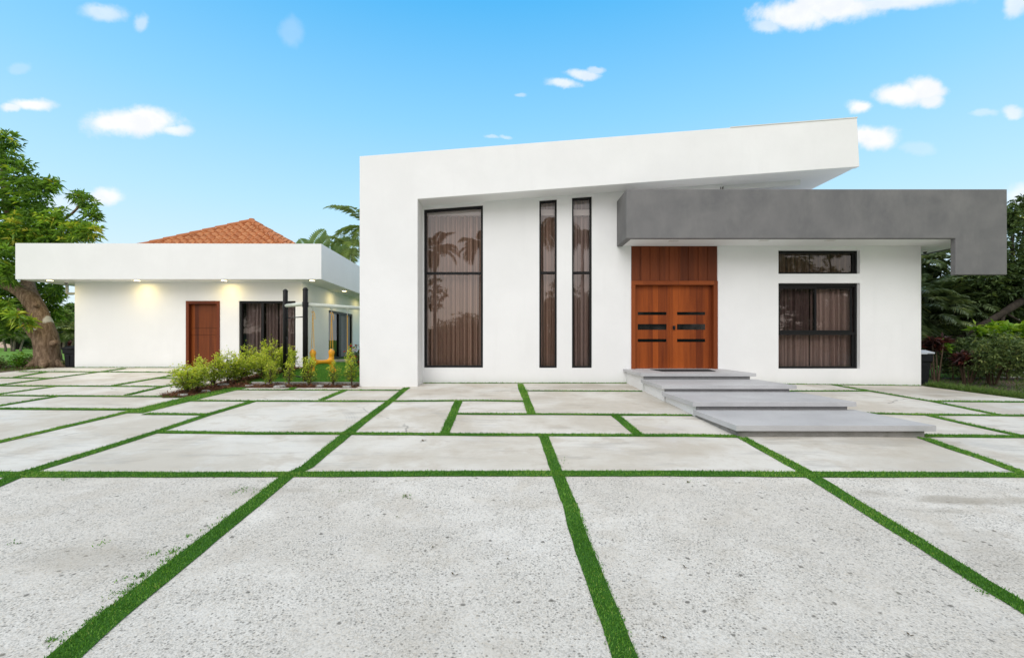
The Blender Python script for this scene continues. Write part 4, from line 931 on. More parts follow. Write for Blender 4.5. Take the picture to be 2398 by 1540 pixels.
# --- mango tree on the left
YM = 15.9
mt = thing('mango_tree', 'big leaning mango tree with pale patched trunk beside the annex', 'tree', tuple(P(112, 860, YM)))
mb = MB()
tp = [(112, 866), (112, 852), (111, 835), (109, 810), (104, 785), (97, 758), (88, 732), (80, 712), (68, 694), (48, 680), (26, 670), (0, 658), (-30, 640), (-70, 600), (-100, 540)]
tr_ = [27.5, 26, 25, 24, 23.5, 22, 20.5, 19.5, 17.5, 15, 13.5, 13, 12.5, 11, 9]
mb.tube([P(x, y, YM) for x, y in tp], [r * YM / F for r in tr_], 16)
mb.tube([P(84, 724, YM), P(70, 690, 16.4), P(60, 640, 16.9), P(66, 580, 17.1), P(90, 530, 17.1), P(130, 495, 17)], [.28, .23, .19, .14, .10, .05], 12)
mb.tube([P(60, 640, 16.9), P(30, 560, 17.3), P(10, 470, 17.5), P(5, 380, 17.5), P(10, 320, 17.4)], [.17, .14, .11, .07, .03], 10)
mb.tube([P(90, 530, 17.1), P(150, 520, 17.2), P(190, 480, 17.2), P(205, 455, 17.2)], [.08, .06, .045, .02], 8)
mb.tube([P(104, 800, YM), P(85, 790, 15.7), P(68, 772, 15.6), P(58, 750, 15.5), P(40, 720, 15.5)], [.20, .15, .13, .10, .05], 10)
mb.tube([P(120, 806, YM - .1), P(131, 801, YM - .3), P(134, 800, YM - .35)], [.12, .10, .08], 10)
mb.tube([P(93, 720, YM), P(83, 715, YM - .3), P(80, 713, YM - .35)], [.10, .07, .055], 8)
for a in range(6):
    an = a * 1.05; c0 = P(112, 856, YM); mb.tube([c0 + Vector((0, 0, .25)), c0 + Vector((math.cos(an) * .42, math.sin(an) * .42, .06)), c0 + Vector((math.cos(an) * .62, math.sin(an) * .62, -.12))], [.2, .13, .05], 8)
tk = mb.build('trunk', 'mango_bark', mt, smooth=True)
tx = bpy.data.textures.new('bark_lumps', 'CLOUDS'); tx.noise_scale = .35
sbm = tk.modifiers.new('sub', 'SUBSURF'); sbm.levels = sbm.render_levels = 2; dm = tk.modifiers.new('lumps', 'DISPLACE'); dm.texture = tx; dm.strength = .09; dm.mid_level = .5
Lm = Leaves()
CR = [ # px, py, r px, depth, tufts, mean tone
 (-5, 345, 40, 17.4, 80, .42), (18, 330, 26, 17.2, 34, .45), (30, 385, 34, 17.2, 60, .42), (-40, 400, 80, 17.6, 190, .36), (40, 440, 52, 17.0, 130, .42), (92, 440, 34, 16.9, 70, .42), (120, 432, 18, 16.8, 22, .45),
 (20, 490, 60, 17.2, 150, .36), (85, 500, 50, 16.9, 120, .50), (140, 520, 42, 16.8, 95, .62), (180, 545, 38, 16.7, 80, .64), (212, 540, 26, 16.7, 40, .62), (200, 470, 26, 16.9, 34, .40), (215, 500, 22, 16.9, 26, .45), (180, 458, 15, 16.9, 12, .42),
 (60, 550, 50, 16.6, 120, .60), (110, 560, 44, 16.6, 100, .55), (150, 580, 40, 16.8, 60, .5), (-20, 570, 55, 16.4, 150, .62), (20, 545, 45, 16.2, 100, .66), (5, 610, 40, 15.2, 110, .55), (15, 640, 24, 15.0, 45, .45), (-40, 640, 50, 15.6, 110, .42),
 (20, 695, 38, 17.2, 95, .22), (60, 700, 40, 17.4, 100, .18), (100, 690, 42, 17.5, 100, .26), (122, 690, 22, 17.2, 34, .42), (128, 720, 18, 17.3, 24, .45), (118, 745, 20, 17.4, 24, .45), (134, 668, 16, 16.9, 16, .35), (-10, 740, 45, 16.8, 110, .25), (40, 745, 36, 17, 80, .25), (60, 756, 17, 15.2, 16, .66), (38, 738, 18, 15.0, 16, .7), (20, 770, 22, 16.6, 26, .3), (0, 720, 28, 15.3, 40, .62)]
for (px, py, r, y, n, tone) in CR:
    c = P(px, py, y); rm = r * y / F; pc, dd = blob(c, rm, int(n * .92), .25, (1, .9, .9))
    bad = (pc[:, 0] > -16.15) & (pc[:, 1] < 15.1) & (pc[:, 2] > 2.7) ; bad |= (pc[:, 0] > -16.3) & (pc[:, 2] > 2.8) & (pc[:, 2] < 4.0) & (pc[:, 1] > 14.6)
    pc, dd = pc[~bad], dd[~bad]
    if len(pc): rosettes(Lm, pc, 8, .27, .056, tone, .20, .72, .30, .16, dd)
mask_all = None
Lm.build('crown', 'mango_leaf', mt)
# --- generic broadleaf tree
def broadleaf(name, label, cat, base, trunkpts, tr_, blobs, leaf, m, tone, group=None, kk=7, barkm='dark_bark'):
    t_ = thing(name, label, cat, tuple(base), group)
    mb = MB(); mb.tube(trunkpts, tr_, 10)
    for b in blobs[:8]:
        a = Vector(trunkpts[-1]).lerp(Vector(trunkpts[len(trunkpts) // 2]), random.random()); e = Vector(b[0]); mb.tube([a, a.lerp(e, .5) + Vector((0, 0, .15)), e], [tr_[-1] * .8, tr_[-1] * .5, tr_[-1] * .2], 7)
    mb.build('trunk', barkm, t_, smooth=True); Lv = Leaves()
    for (c, r, n) in blobs:
        pc, dd = blob(c, r, n, .4); rosettes(Lv, pc, kk, leaf, leaf * .38, tone, .16, .75, .2, .12, dd)
    Lv.build('crown', m, t_); return t_
# --- palms
def frond(Lv, p, azim, elev, ln, nl, ll, lw, c0, droop=1.0, rach=.03):
    a = np.linspace(0, 1, 14); th = elev - droop * a ** 1.4 * 1.5
    dirs = np.c_[np.cos(th) * math.cos(azim), np.cos(th) * math.sin(azim), np.sin(th)]; step = ln / 13
    pth = np.vstack([p, p + np.cumsum(dirs[:-1] * step, axis=0)])
    for i in range(13): Lv.add(pth[i] - dirs[i] * .01, dirs[i], UPZ if abs(dirs[i][2]) < .95 else np.array([1., 0, 0]), step * 1.12, rach * (1 - .7 * a[i]), c0 + .2, 0)
    u = np.linspace(.16, 1, nl); pp = np.array([np.interp(u, a, pth[:, q]) for q in range(3)]).T; dd = nrm(np.array([np.interp(u, a, dirs[:, q]) for q in range(3)]).T)
    sd_ = nrm(np.cross(dd, UPZ)); prof = np.sin(np.clip(u * 1.05, 0, 1) * math.pi * .86 + .25) ** .7
    for s_ in (-1, 1):
        d = nrm(sd_ * s_ + dd * .65 + rng.normal(0, .10, (nl, 3)) + np.array([0, 0, .15]))
        Lv.add(pp, d, UPZ + rng.normal(0, .25, (nl, 3)), ll * prof * rng.uniform(.85, 1.1, nl), lw, c0 + rng.normal(0, .1, nl), .35 * droop)
def palm(name, label, base, h, nf, fl, ll, lw, m='palm_leaf', r=.11, group=None, lean=0, tone=.4, nl=42, stems=None, elev=(.1, 1.35), cat='palm'):
    base = Vector(base); t_ = thing(name, label, cat, tuple(base), group); Lv = Leaves(); mb = MB()
    for (dx, dy, hh, ld) in (stems or [(0, 0, h, lean)]):
        b = base + Vector((dx, dy, 0)); top = b + Vector((ld * hh, 0, hh)); md = b.lerp(top, .5) + Vector((-ld * hh * .15, 0, 0))
        mb.tube([b - Vector((0, 0, .2)), b + Vector((0, 0, .3)), md, top], [r * 1.4, r * 1.1, r, r * .8], 10)
        for i in range(nf):
            el_ = random.uniform(*elev); frond(Lv, np.array(top), i * 2.39996 + random.uniform(-.2, .2), el_, fl * random.uniform(.8, 1.1), nl, ll, lw, np.clip(tone + random.gauss(0, .12), .05, .9), random.uniform(.75, 1.15))
    mb.build('trunk', 'palm_bark', t_, smooth=True); Lv.build('crown', m, t_); return t_
G0 = float(gz(0, 15.6)) - .03
# behind the annex: arching palm and banana like plants
palm('feather_palm', 'arching feather palm behind the annex parapet', P(858, 840, 25.5).xy.to_3d() + Vector((0, 0, G0)), 7.3, 16, 2.8, .6, .022, 'far_leaf', tone=.85, nl=26, elev=(-.5, 1.1))
palm('feather_palm', 'smaller drooping yellow green palm between annex roof and tall house', Vector((-8.75, 25.6, G0)), 6.1, 18, 2.2, .6, .026, 'far_leaf', tone=.95, nl=28, elev=(-.8, 1.0))
def banana(name, label, base, h, leaves, group=None):
    base = Vector(base); t_ = thing(name, label, 'plant', tuple(base), group); Lv = Leaves(); mb = MB()
    mb.tube([base - Vector((0, 0, .1)), base + Vector((0, 0, h))], [.16, .11], 10); mb.build('trunk', 'palm_bark', t_, smooth=True)
    for (azm, elv, ln) in leaves:
        p = np.array(base) + np.array([0, 0, h * .95]); a = np.linspace(0, 1, 22); th = elv - a ** 2 * .7
        dr_ = np.c_[np.cos(th) * math.cos(azm), np.cos(th) * math.sin(azm), np.sin(th)]; pth = np.vstack([p, p + np.cumsum(dr_[:-1] * ln / 21, axis=0)])
        sd_ = nrm(np.cross(dr_, np.array([0.3, -1.0, .25])))
        for s_ in (-1, 1):
            msk = (a > .3) & (rng.random(22) > .06); n = msk.sum()
            Lv.add(pth[msk], nrm(sd_[msk] * s_ + dr_[msk] * .5), np.tile(np.array([0.2, -1, .3]), (n, 1)), .62 * np.sin(np.clip((a[msk] - .22) / .8, 0, 1) * math.pi) ** .45 * .85, .19, .55 + rng.normal(0, .1, n), .12)
        for i in range(21): Lv.add(pth[i], dr_[i], np.array([0, -1., .2]), ln / 20, .05, .8, 0)
    Lv.build('crown', 'far_leaf', t_)
banana('banana_plant', 'broad leaved banana plant showing its top above the annex parapet', (-11.0, 25.2, G0), 5.2, [(.5, 1.45, 2.3), (2.4, 1.2, 2.1), (1.2, 1.0, 1.9), (3.6, .8, 1.7), (-.4, 1.05, 2.1), (5.3, .6, 1.7)], 'banana plants behind the annex')
banana('banana_plant', 'torn leaved banana plant nearer the tall white house', (-10.0, 25.6, G0), 5.0, [(.2, 1.3, 2.2), (2.0, 1.25, 2.3), (-.6, .85, 2.0), (3.2, .9, 1.9), (4.6, 1.0, 1.6)], 'banana plants behind the annex')
# --- garden shrubs in the mulch
def make_shrub(seed, h, w_):
    global rng
    old = rng; rng = np.random.default_rng(seed); random.seed(seed); Lv = Leaves(); mb = MB()
    ns = 4 + seed % 3
    for s_ in range(ns):
        a = 2 * math.pi * s_ / ns + random.random(); rr_ = w_ * random.uniform(.15, .5); tp_ = Vector((math.cos(a) * rr_, math.sin(a) * rr_, h * random.uniform(.72, 1.0) if s_ else h))
        if s_ == 0: tp_ = Vector((random.uniform(-.04, .04), random.uniform(-.04, .04), h))
        pm = Vector((tp_.x * .35, tp_.y * .35, tp_.z * .45)); mb.tube([(random.uniform(-.02, .02), random.uniform(-.02, .02), -.03), pm, tp_], [.011, .008, .003], 5)
        nb = 16
        for b in range(nb):
            f = .16 + .84 * (b + random.random()) / nb; q = (pm * (2 * f) if f < .5 else pm.lerp(tp_, (f - .5) * 2)) ; d = Vector((random.gauss(0, 1), random.gauss(0, 1), .45)).normalized(); bl = w_ * .42 * (1.12 - f) + .05
            e = q + d * bl; mb.tube([q, e], [.004, .002], 4)
            n = 15 if w_ > .5 else 6; t_ = rng.uniform(.15, 1.05, n); pp = np.array(q) + np.array(d) * (bl * t_)[:, None] + rng.normal(0, .022, (n, 3))
            Lv.add(pp, nrm(rng.normal(0, 1, (n, 3)) + np.array(d) * .8 + np.array([0, 0, .4])), UPZ + rng.normal(0, .5, (n, 3)), rng.uniform(.034, .066, n), rng.uniform(.022, .036, n), np.clip(.15 + .6 * f + rng.normal(0, .22, n), 0, 1), .05)
        n = 26; pp = np.array(tp_) + rng.normal(0, .03, (n, 3)) * np.array([1, 1, 2.2]); Lv.add(pp, nrm(rng.normal(0, .8, (n, 3)) + UPZ), UPZ + rng.normal(0, .5, (n, 3)), rng.uniform(.028, .05, n), rng.uniform(.016, .026, n), np.clip(rng.normal(.75, .15, n), 0, 1), 0)
    rng = old
    return mb, Lv
SHP = []
for sd_, h, w_ in ((1, .62, .62), (2, .74, .60), (3, .92, .66), (4, .80, .40), (5, .70, .42)):
    SHP.append((make_shrub(sd_, h, w_), h))
protos = {}
def shrub(i, x, y, sc_, rz, label, grp):
    z = float(gz(x, y))
    r_ = thing('garden_shrub', label, 'shrub', (x, y, z), grp)
    if i not in protos:
        (mb, Lv), h = SHP[i]; st = mb.build('stem', 'twig_bark'); cr = Lv.build('crown', 'shrub_leaf'); protos[i] = (st, cr)
    else: st, cr = protos[i]; st, cr = st.copy(), cr.copy(); COL.objects.link(st); COL.objects.link(cr)
    for c in (st, cr): c.parent = r_; c.location = (0, 0, 0)
    r_.rotation_euler = (0, 0, rz); r_.scale = (sc_ * (1.3 if grp is gl_ else .9), sc_ * (1.3 if grp is gl_ else .9), sc_ * (.92 if grp is gl_ else .84))
gl_, gf_ = 'yellow green shrubs along the mulch beside the driveway', 'young shrubs in the mulch in front of the swing turf'
shrub(0, -6.93, 9.82, 1.0, .3, 'foremost small yellow green shrub at the tip of the mulch bed', gl_)
shrub(1, -7.0, 10.25, .82, 1.9, 'low bushy shrub directly behind the one at the mulch tip', gl_)
shrub(1, -7.1, 10.95, 1.0, 3.1, 'bushy shrub in front of the lower part of the brown annex door', gl_)
shrub(2, -7.0, 11.35, .92, .9, 'upright shrub just right of the brown annex door', gl_)
shrub(0, -6.95, 11.75, 1.12, 2.2, 'leafy shrub below the near edge of the annex sliding glass door', gl_)
shrub(2, -7.1, 12.3, 1.0, 4.0, 'tall shrub in front of the first pane of the annex sliding door', gl_)
shrub(1, -6.85, 12.85, 1.05, 5.2, 'wide shrub below the middle of the annex sliding door', gl_)
shrub(2, -7.0, 13.5, 1.12, 1.2, 'tallest shrub of the row, before the annex sliding door', gl_)
shrub(0, -6.95, 14.1, 1.3, 2.8, 'big shrub just behind the farther black swing post', gl_)
shrub(1, -6.6, 12.25, .85, 3.6, 'loose shrub on the inner side of the row beside the turf edge', gl_)
shrub(4, -5.76, 11.04, .92, .5, 'thin young shrub to the left of the first black post', gf_)
shrub(3, -5.30, 11.0, 1.0, 2.5, 'slender upright shrub standing between the two black swing posts', gf_)
shrub(4, -4.82, 11.02, 1.12, 4.4, 'young shrub in front of the near yellow glider seat', gf_)
shrub(3, -4.24, 11.04, .82, 1.0, 'young shrub in front of the far yellow glider seat', gf_)
shrub(3, -3.78, 11.0, 1.22, 5.6, 'tall thin shrub against the white house pier', gf_)
fl = thing('flower_bush', 'red flowering bush at the white pier behind the tall thin shrub', 'bush', (-4.25, 13.2, .06)); Lv = Leaves(); Lr = Leaves(); mb = MB()
for a in range(5): mb.tube([(-4.25, 13.2, .0), (-4.25 + .2 * math.cos(a * 1.3), 13.2 + .2 * math.sin(a * 1.3), .7)], [.012, .005], 5)
mb.build('stem', 'twig_bark', fl); pc, dd = blob((-4.25, 13.2, .62), .33, 150, .3); rosettes(Lv, pc, 6, .07, .04, .45, .15, .8, .1, .15, dd); Lv.build('crown', 'dark_leaf', fl)
pc, dd = blob((-4.25, 13.1, .68), .36, 34, .6); rosettes(Lr, pc, 9, .045, .035, .5, .2, .9, .05, .1, dd); Lr.build('blossoms', 'flower_red', fl)
# mulch chips: loose bark over the bed
Lc = Leaves()
def inpoly(q, poly):
    x, y = q[:, 0], q[:, 1]; r = np.zeros(len(q), bool); n = len(poly)
    for i in range(n):
        (x1, y1), (x2, y2) = poly[i], poly[(i + 1) % n]; c = ((y1 > y) != (y2 > y)) & (x < (x2 - x1) * (y - y1) / (y2 - y1 + 1e-12) + x1); r ^= c
    return r
q = np.c_[rng.uniform(-7.5, -3.5, 26000), rng.uniform(9.25, 15.4, 26000)]; q = q[inpoly(q, mulch_poly)]; n = len(q)
Lc.add(np.c_[q, gz(q[:, 0], q[:, 1]) + rng.uniform(0, .03, n)], np.c_[rng.normal(0, 1, (n, 2)), rng.normal(0.1, .25, n)], UPZ + rng.normal(0, .3, (n, 3)), rng.uniform(.05, .13, n), rng.uniform(.008, .022, n), np.clip(rng.normal(.5, .25, n), 0, 1), .02)
tag(Lc.build('bark_mulch', 'mulch_chip', None, .5), kind='stuff')
# blades on the garden turf
Lt = Leaves(); tp_ = [(-6.95, 11.55), (-3.55, 11.35), (-3.55, 18), (-7.05, 17.4), (-7.0, 13.5)]
q = np.c_[rng.uniform(-7.3, -3.5, 60000), rng.uniform(11.2, 18, 60000)]; q = q[inpoly(q, tp_)]; n = len(q)
Lt.add(np.c_[q, gz(q[:, 0], q[:, 1]) - .004], np.c_[rng.normal(0, .4, (n, 2)), np.ones(n)], rdir(n), rng.uniform(.02, .04, n), rng.uniform(.008, .016, n), np.clip(rng.normal(.40, .2, n), 0, .95), 0)
tag(Lt.build('garden_turf_blades', 'turf_blade', None, .25), kind='stuff')
# flat stones lying in the mulch
sp = 0
for (px, py, s_, lab) in ((525, 902, 1.2, 'flat grey stone in the mulch under the upright shrub'), (655, 906.5, 1.1, 'flat grey stone in the mulch below the near swing post'), (750, 905.5, 1.1, 'flat grey stone in the mulch below the yellow glider'), (812, 907, 1.0, 'flat grey stone in the mulch nearest the house pier'), (429, 926.5, .9, 'flat grey stone at the very tip of the mulch bed'), (482, 918, .8, 'flat grey stone at the mulch edge beside the second shrub'), (583, 905, .8, 'flat grey stone where the mulch turns towards the house')):
    g = G(px, py); mb = MB(); n = 7; r0 = .10 * s_; ring = [(g.x + r0 * random.uniform(.7, 1.2) * 1.3 * math.cos(2 * math.pi * i / n), g.y + r0 * random.uniform(.7, 1.2) * math.sin(2 * math.pi * i / n)) for i in range(n)]
    mb.hexa([(x, y, g.z) for x, y in ring], [(g.x + (x - g.x) * .85, g.y + (y - g.y) * .85, g.z + .045 + random.uniform(-.008, .008)) for x, y in ring])
    tag(mb.build('flat_stone', 'stone_slab', bevel=.006), lab, 'stone', 'flat stones in the mulch bed')

# ================================================================== LEFT BACKGROUND
def bush(name, label, cat, c, r, n, leaf, m, tone, group=None, sq=(1, 1, 1), kk=6):
    c = Vector(c); t_ = thing(name, label, cat, (c.x, c.y, c.z - r * sq[2]), group); Lv = Leaves(); mb = MB()
    for a in range(5): mb.tube([(c.x, c.y, c.z - r * sq[2] - .05), (c.x + r * .5 * sq[0] * math.cos(a * 1.26), c.y + r * .5 * math.sin(a * 1.26), c.z + r * .3 * sq[2])], [.02 + r * .02, .008], 6)
    mb.build('stem', 'twig_bark', t_); pc, dd = blob(c, r, n, .25, sq); pc = pc[pc[:, 2] > c.z - r * sq[2] * 1.0]; rosettes(Lv, pc, kk, leaf, leaf * .45, tone, .18, .8, .15, .18, None); Lv.build('crown', m, t_); return t_
bush('weed_bush', 'low green bush in the dirt left of the leaning trunk', 'bush', P(46, 846, 15.4), .34, 130, .09, 'bright_leaf', .35)
bush('weed_bush', 'tiny bush between the trunk and the bin behind the annex', 'bush', P(160, 854, 16.0), .22, 60, .08, 'dark_leaf', .7)
bush('weed_bush', 'scruffy bush at the far edge of the dirt by the picture border', 'bush', P(-5, 852, 15.2), .28, 90, .09, 'dark_leaf', .7)
Lw = Leaves(); n = 2600; q = np.c_[rng.uniform(-19, -15.55, n), rng.uniform(13.0, 16.4, n)]; keep = (q[:, 0] < -15.6) | (q[:, 1] > 15.4); q = q[keep]; n = len(q); cl = np.sin(q[:, 0] * 3) + np.sin(q[:, 1] * 4.1 + q[:, 0]) > -.3; q = q[cl]; n = len(q)
Lw.add(np.c_[q, gz(q[:, 0], np.minimum(q[:, 1], 15.6)) - .03], np.c_[rng.normal(0, .6, (n, 2)), np.ones(n)], rdir(n), rng.uniform(.05, .16, n), rng.uniform(.01, .02, n), rng.random(n), .1); tag(Lw.build('rough_grass', 'weed_blade', None, .3), kind='stuff')
Ld = Leaves(); n = 900; q = np.c_[rng.uniform(-18, -15.3, n), rng.uniform(14.6, 16.6, n)]; Ld.add(np.c_[q, gz(q[:, 0], np.minimum(q[:, 1], 15.6)) - .01], np.c_[rng.normal(0, 1, (n, 2)), rng.normal(.1, .2, n)], UPZ + rng.normal(0, .4, (n, 3)), rng.uniform(.08, .16, n), .035, rng.uniform(0, .55, n), .05); tag(Ld.build('leaf_litter', 'litter_leaf'), kind='stuff')
for (px, py, s_, lab) in ((88, 843, .34, 'jagged brown rock left of the trunk foot'), (146, 857, .2, 'small brown rock right of the trunk foot')):
    c = P(px, py, 16.2); mb = MB(); n = 8
    for (z0, z1, r0, r1) in ((-.2, .05, 1, .95), (.05, .12, .95, .6)):
        rg = [1 + .25 * math.sin(i * 2.7) for i in range(n)]; mb.hexa([(c.x + s_ * r0 * rg[i] * math.cos(i * .785), c.y + s_ * r0 * rg[i] * .7 * math.sin(i * .785), c.z + z0) for i in range(n)], [(c.x + s_ * r1 * rg[i] * math.cos(i * .785), c.y + s_ * r1 * rg[i] * .7 * math.sin(i * .785), c.z + z1 + .03 * math.sin(i * 3.1)) for i in range(n)])
    tag(mb.build('rock', 'soil', bevel=.02), lab, 'rock')
def far_tree(px, ytop, Y, w_px, label, tone=.5, m='far_leaf', n=150, leaf=.5):
    g = Vector(((px - CX) * Y / F, Y, G0)); top = ZC + (HY - ytop) * Y / F; h = top - g.z; rr_ = w_px * Y / F * .5
    bl = [((g.x + random.uniform(-.6, .6) * rr_, g.y + random.uniform(-.5, .5) * rr_, g.z + h * random.uniform(.45, .80)), rr_ * random.uniform(.45, .65), n) for _ in range(6)] + [((g.x, g.y, top - rr_ * .5), rr_ * .55, n)]
    broadleaf('background_tree', label, 'tree', g, [g - Vector((0, 0, .3)), g + Vector((.1, 0, h * .3)), g + Vector((0, 0, h * .6))], [.22, .17, .1], bl, leaf, m, tone, 'trees beyond the lawn')
far_tree(150, 728, 44, 40, 'pale round tree beyond the lawn between mango trunk and annex', .75, n=130); far_tree(166, 712, 60, 40, 'darker far tree just beside the annex wall edge', .35, n=130); far_tree(40, 735, 46, 70, 'bushy tree across the lawn behind the low mango limb', .3); far_tree(-20, 700, 44, 90, 'dark tree across the lawn at the picture border', .25); far_tree(100, 745, 55, 60, 'far tree seen under the mango crown', .4)
far_tree(220, 700, 55, 70, 'far tree hidden mostly by the annex', .4)
palm('fan_clump_palm', 'clump palm with tan stems on the lawn left of the mango trunk', P(30, 803, 38).xy.to_3d() + Vector((0, 0, G0)), 1.0, 10, 1.3, .5, .05, group='clump palms across the lawn', tone=.7, nl=24, r=.07, stems=[(-.6, 0, 1.2, -.2), (-.3, .2, 1.5, -.05), (.1, 0, 1.4, .08), (.45, .2, 1.2, .25)])
palm('fan_clump_palm', 'feathery clump palm between the mango trunk and the annex', P(143, 802, 36).xy.to_3d() + Vector((0, 0, G0)), 1.0, 12, 1.6, .6, .05, group='clump palms across the lawn', tone=.75, nl=28, r=.07, stems=[(-.3, 0, 1.3, -.15), (.2, 0, 1.5, .12), (.6, .2, 1.2, .25)])
bush('low_hedge', 'dark reddish low hedge across the lawn beside the annex', 'hedge', (P(158, 803, 48).x, 48, .65), .6, 420, .22, 'red_leaf', .7, None, (3.2, .8, .9))
bush('low_hedge', 'green low hedge across the lawn beneath the mango crown', 'hedge', (P(75, 803, 47).x, 47, .7), .7, 420, .24, 'far_leaf', .3, None, (3.5, .8, .9))
pw = thing('neighbour_house', 'pale pink neighbour wall far across the lawn', 'house', P(10, 808, 54)); mb = MB(); a, b = P(-60, 808, 54), P(56, 808, 54); mb.box(a.x, b.x, 54, 58, G0, G0 + 1.55); mb.build('wall', 'pink_paint', pw); mb = MB(); mb.box(a.x - .3, b.x + .3, 53.6, 58.4, G0 + 1.55, G0 + 1.75); mb.build('roof', 'roof_grey', pw)

# ================================================================== RIGHT GARDEN
gR = lambda x, y: float(gz(x, min(y, 15.6))) - .03
# areca palms: dense dark curtain
for i, (x, y, hh, lab) in enumerate(((12.7, 14.2, 2.4, 'dense dark areca palm clump right behind the rubbish bin'), (14.5, 14.9, 2.5, 'dense dark areca palm clump below the hanging end of the grey canopy'), (16.9, 16.0, 2.6, 'dark areca palm clump behind the leaning tree trunk'), (15.7, 17.2, 4.0, 'taller areca palm clump at the back under the eave'))):
    st = [(random.uniform(-.5, .5), random.uniform(-.4, .4), hh * random.uniform(.45, 1.0), random.uniform(-.12, .12)) for _ in range(11)]
    palm('areca_palm', lab, (x, y, gR(x, y)), hh, 9, 1.25, .40, .032, 'palm_leaf', .03, 'areca palms beside the house', tone=.44, nl=34, stems=st, elev=(-.5, 1.35))
# big overhanging tree
bx_ = Vector((17.3, 15.2, gR(17, 15)))
bl = []
for (px, py, r, y, n) in ((2300, 640, 45, 14.6, 170), (2360, 600, 55, 14.8, 220), (2400, 520, 55, 15.2, 200), (2370, 520, 26, 14.6, 80), (2440, 600, 60, 15, 200), (2340, 690, 48, 14.6, 190), (2385, 690, 45, 14.4, 180), (2270, 660, 30, 14.9, 90), (2400, 640, 45, 14.2, 160), (2290, 700, 34, 14.8, 110), (2388, 480, 20, 14.8, 40), (2430, 720, 50, 14.6, 150)):
    bl.append((tuple(P(px, py, y)), r * y / F, n))
broadleaf('shade_tree', 'large dark shade tree with leaning trunk beside the grey canopy end', 'tree', bx_, [bx_ - Vector((0, 0, .3)), P(2430, 700, 15.0), P(2390, 690, 14.9), P(2345, 650, 14.8)], [.28, .2, .16, .1], bl, .17, 'dark_leaf', .45)
mb = MB(); t_ = thing('leaning_trunk', 'dark bare trunk leaning across in front of the grey roof', 'trunk', tuple(P(2300, 760, 14.0))); mb.tube([P(2230, 800, 14.0), P(2310, 755, 14.0), P(2345, 735, 14.0), P(2400, 700, 14.1)], [.09, .10, .10, .12], 10); mb.tube([P(2352, 732, 14), P(2342, 770, 13.9), P(2340, 830, 13.8)], [.05, .045, .05], 8); mb.tube([P(2350, 730, 14), P(2420, 770, 14.2)], [.04, .02], 6); mb.build('limb', 'dark_bark', t_, smooth=True)
nb = thing('grey_roof_shed', 'grey wall and roof of a neighbour glimpsed behind the leaning trunk', 'building', P(2380, 800, 24)); mb = MB(); mb.box(22.5, 32, 23, 28, gR(20, 20), 1.7); mb.build('wall', 'kerb_stone', nb); mb = MB(); mb.prism_y([(22.2, 1.68), (32.4, 1.68), (28.0, 2.9), (25.6, 2.9)], 22.6, 28.4); mb.build('roof', 'roof_grey', nb)
# hedge and shrubs
hz = gR(13, 13); hd = thing('clipped_hedge', 'dark clipped flat topped hedge behind the red leaved shrubs', 'hedge', (13.7, 13.0, hz)); Lv = Leaves(); mb = MB()
for i in range(9): x = 12.7 + i * .26; mb.tube([(x, 13.0, hz - .05), (x + random.uniform(-.1, .1), 13.0, hz + .8)], [.03, .012], 6)
mb.build('stem', 'twig_bark', hd); n = 1700; q = np.c_[rng.uniform(12.5, 15.0, n), rng.uniform(12.65, 13.4, n), hz + rng.uniform(.12, 1.16, n) ** 1.0]; q[:, 2] += .05 * np.sin(q[:, 0] * 5); lit = (q[:, 2] - hz > 1.0) * .22
c_ = .42 + lit; rosettes(Lv, q, 6, .085, .042, .45, .22, .8, .15, .2); Lv.build('crown', 'dark_leaf', hd)
bush('lime_bush', 'lime green big leaved plant above the hedge', 'bush', P(2330, 775, 13.3), .36, 90, .22, 'bright_leaf', .75, 'lime green plants', (1.9, .8, .55)); bush('lime_bush', 'lime green plant at the picture border behind the small dark tree', 'bush', P(2392, 775, 13.0), .38, 80, .2, 'bright_leaf', .7, 'lime green plants', (1.4, .8, .6)); bush('lime_bush', 'small lime plant sprouting beside the bin lid', 'bush', P(2202, 812, 12.6), .16, 26, .16, 'bright_leaf', .75, 'lime green plants')
def cordyline(x, y, h, n, label):
    z = gR(x, y); t_ = thing('red_leaf_shrub', label, 'shrub', (x, y, z), 'red leaved shrubs by the bin'); mb = MB(); Lv = Leaves()
    for s_ in range(n):
        a = s_ * 2.4; tp_ = Vector((x + .22 * math.cos(a) * (s_ % 3) * .6, y + .2 * math.sin(a), z + h * random.uniform(.55, 1.0))); mb.tube([(x + .05 * math.cos(a), y + .05 * math.sin(a), z - .05), tp_], [.022, .014], 6)
        m_ = 30; d = rdir(m_); d[:, 2] = np.abs(d[:, 2]) * .9 - .1; Lv.add(np.tile(np.array(tp_), (m_, 1)) + rng.normal(0, .03, (m_, 3)), d, UPZ + rng.normal(0, .2, (m_, 3)), rng.uniform(.22, .36, m_), .07, np.clip(rng.normal(.5, .3, m_), 0, 1), .3)
    mb.build('stem', 'twig_bark', t_); Lv.build('crown', 'red_leaf', t_)
cordyline(11.75, 12.5, 1.15, 5, 'tall purple red cordyline just right of the bin'); cordyline(12.2, 12.1, .75, 7, 'low dark red shrub in front of the hedge'); cordyline(12.75, 12.0, .7, 7, 'dark red shrub at the right foot of the clipped hedge')
b0 = Vector((13.2, 11.1, gR(13, 11))); bl = [(tuple(P(px, py, y)), r * y / F, n) for (px, py, r, y, n) in ((2340, 810, 34, 11.3, 150), (2375, 815, 34, 11.2, 150), (2310, 820, 28, 11.4, 100), (2400, 830, 32, 11.0, 120), (2325, 850, 24, 11.3, 70), (2360, 845, 24, 11.2, 70), (2300, 855, 26, 11.6, 80), (2390, 865, 24, 11.1, 60))]
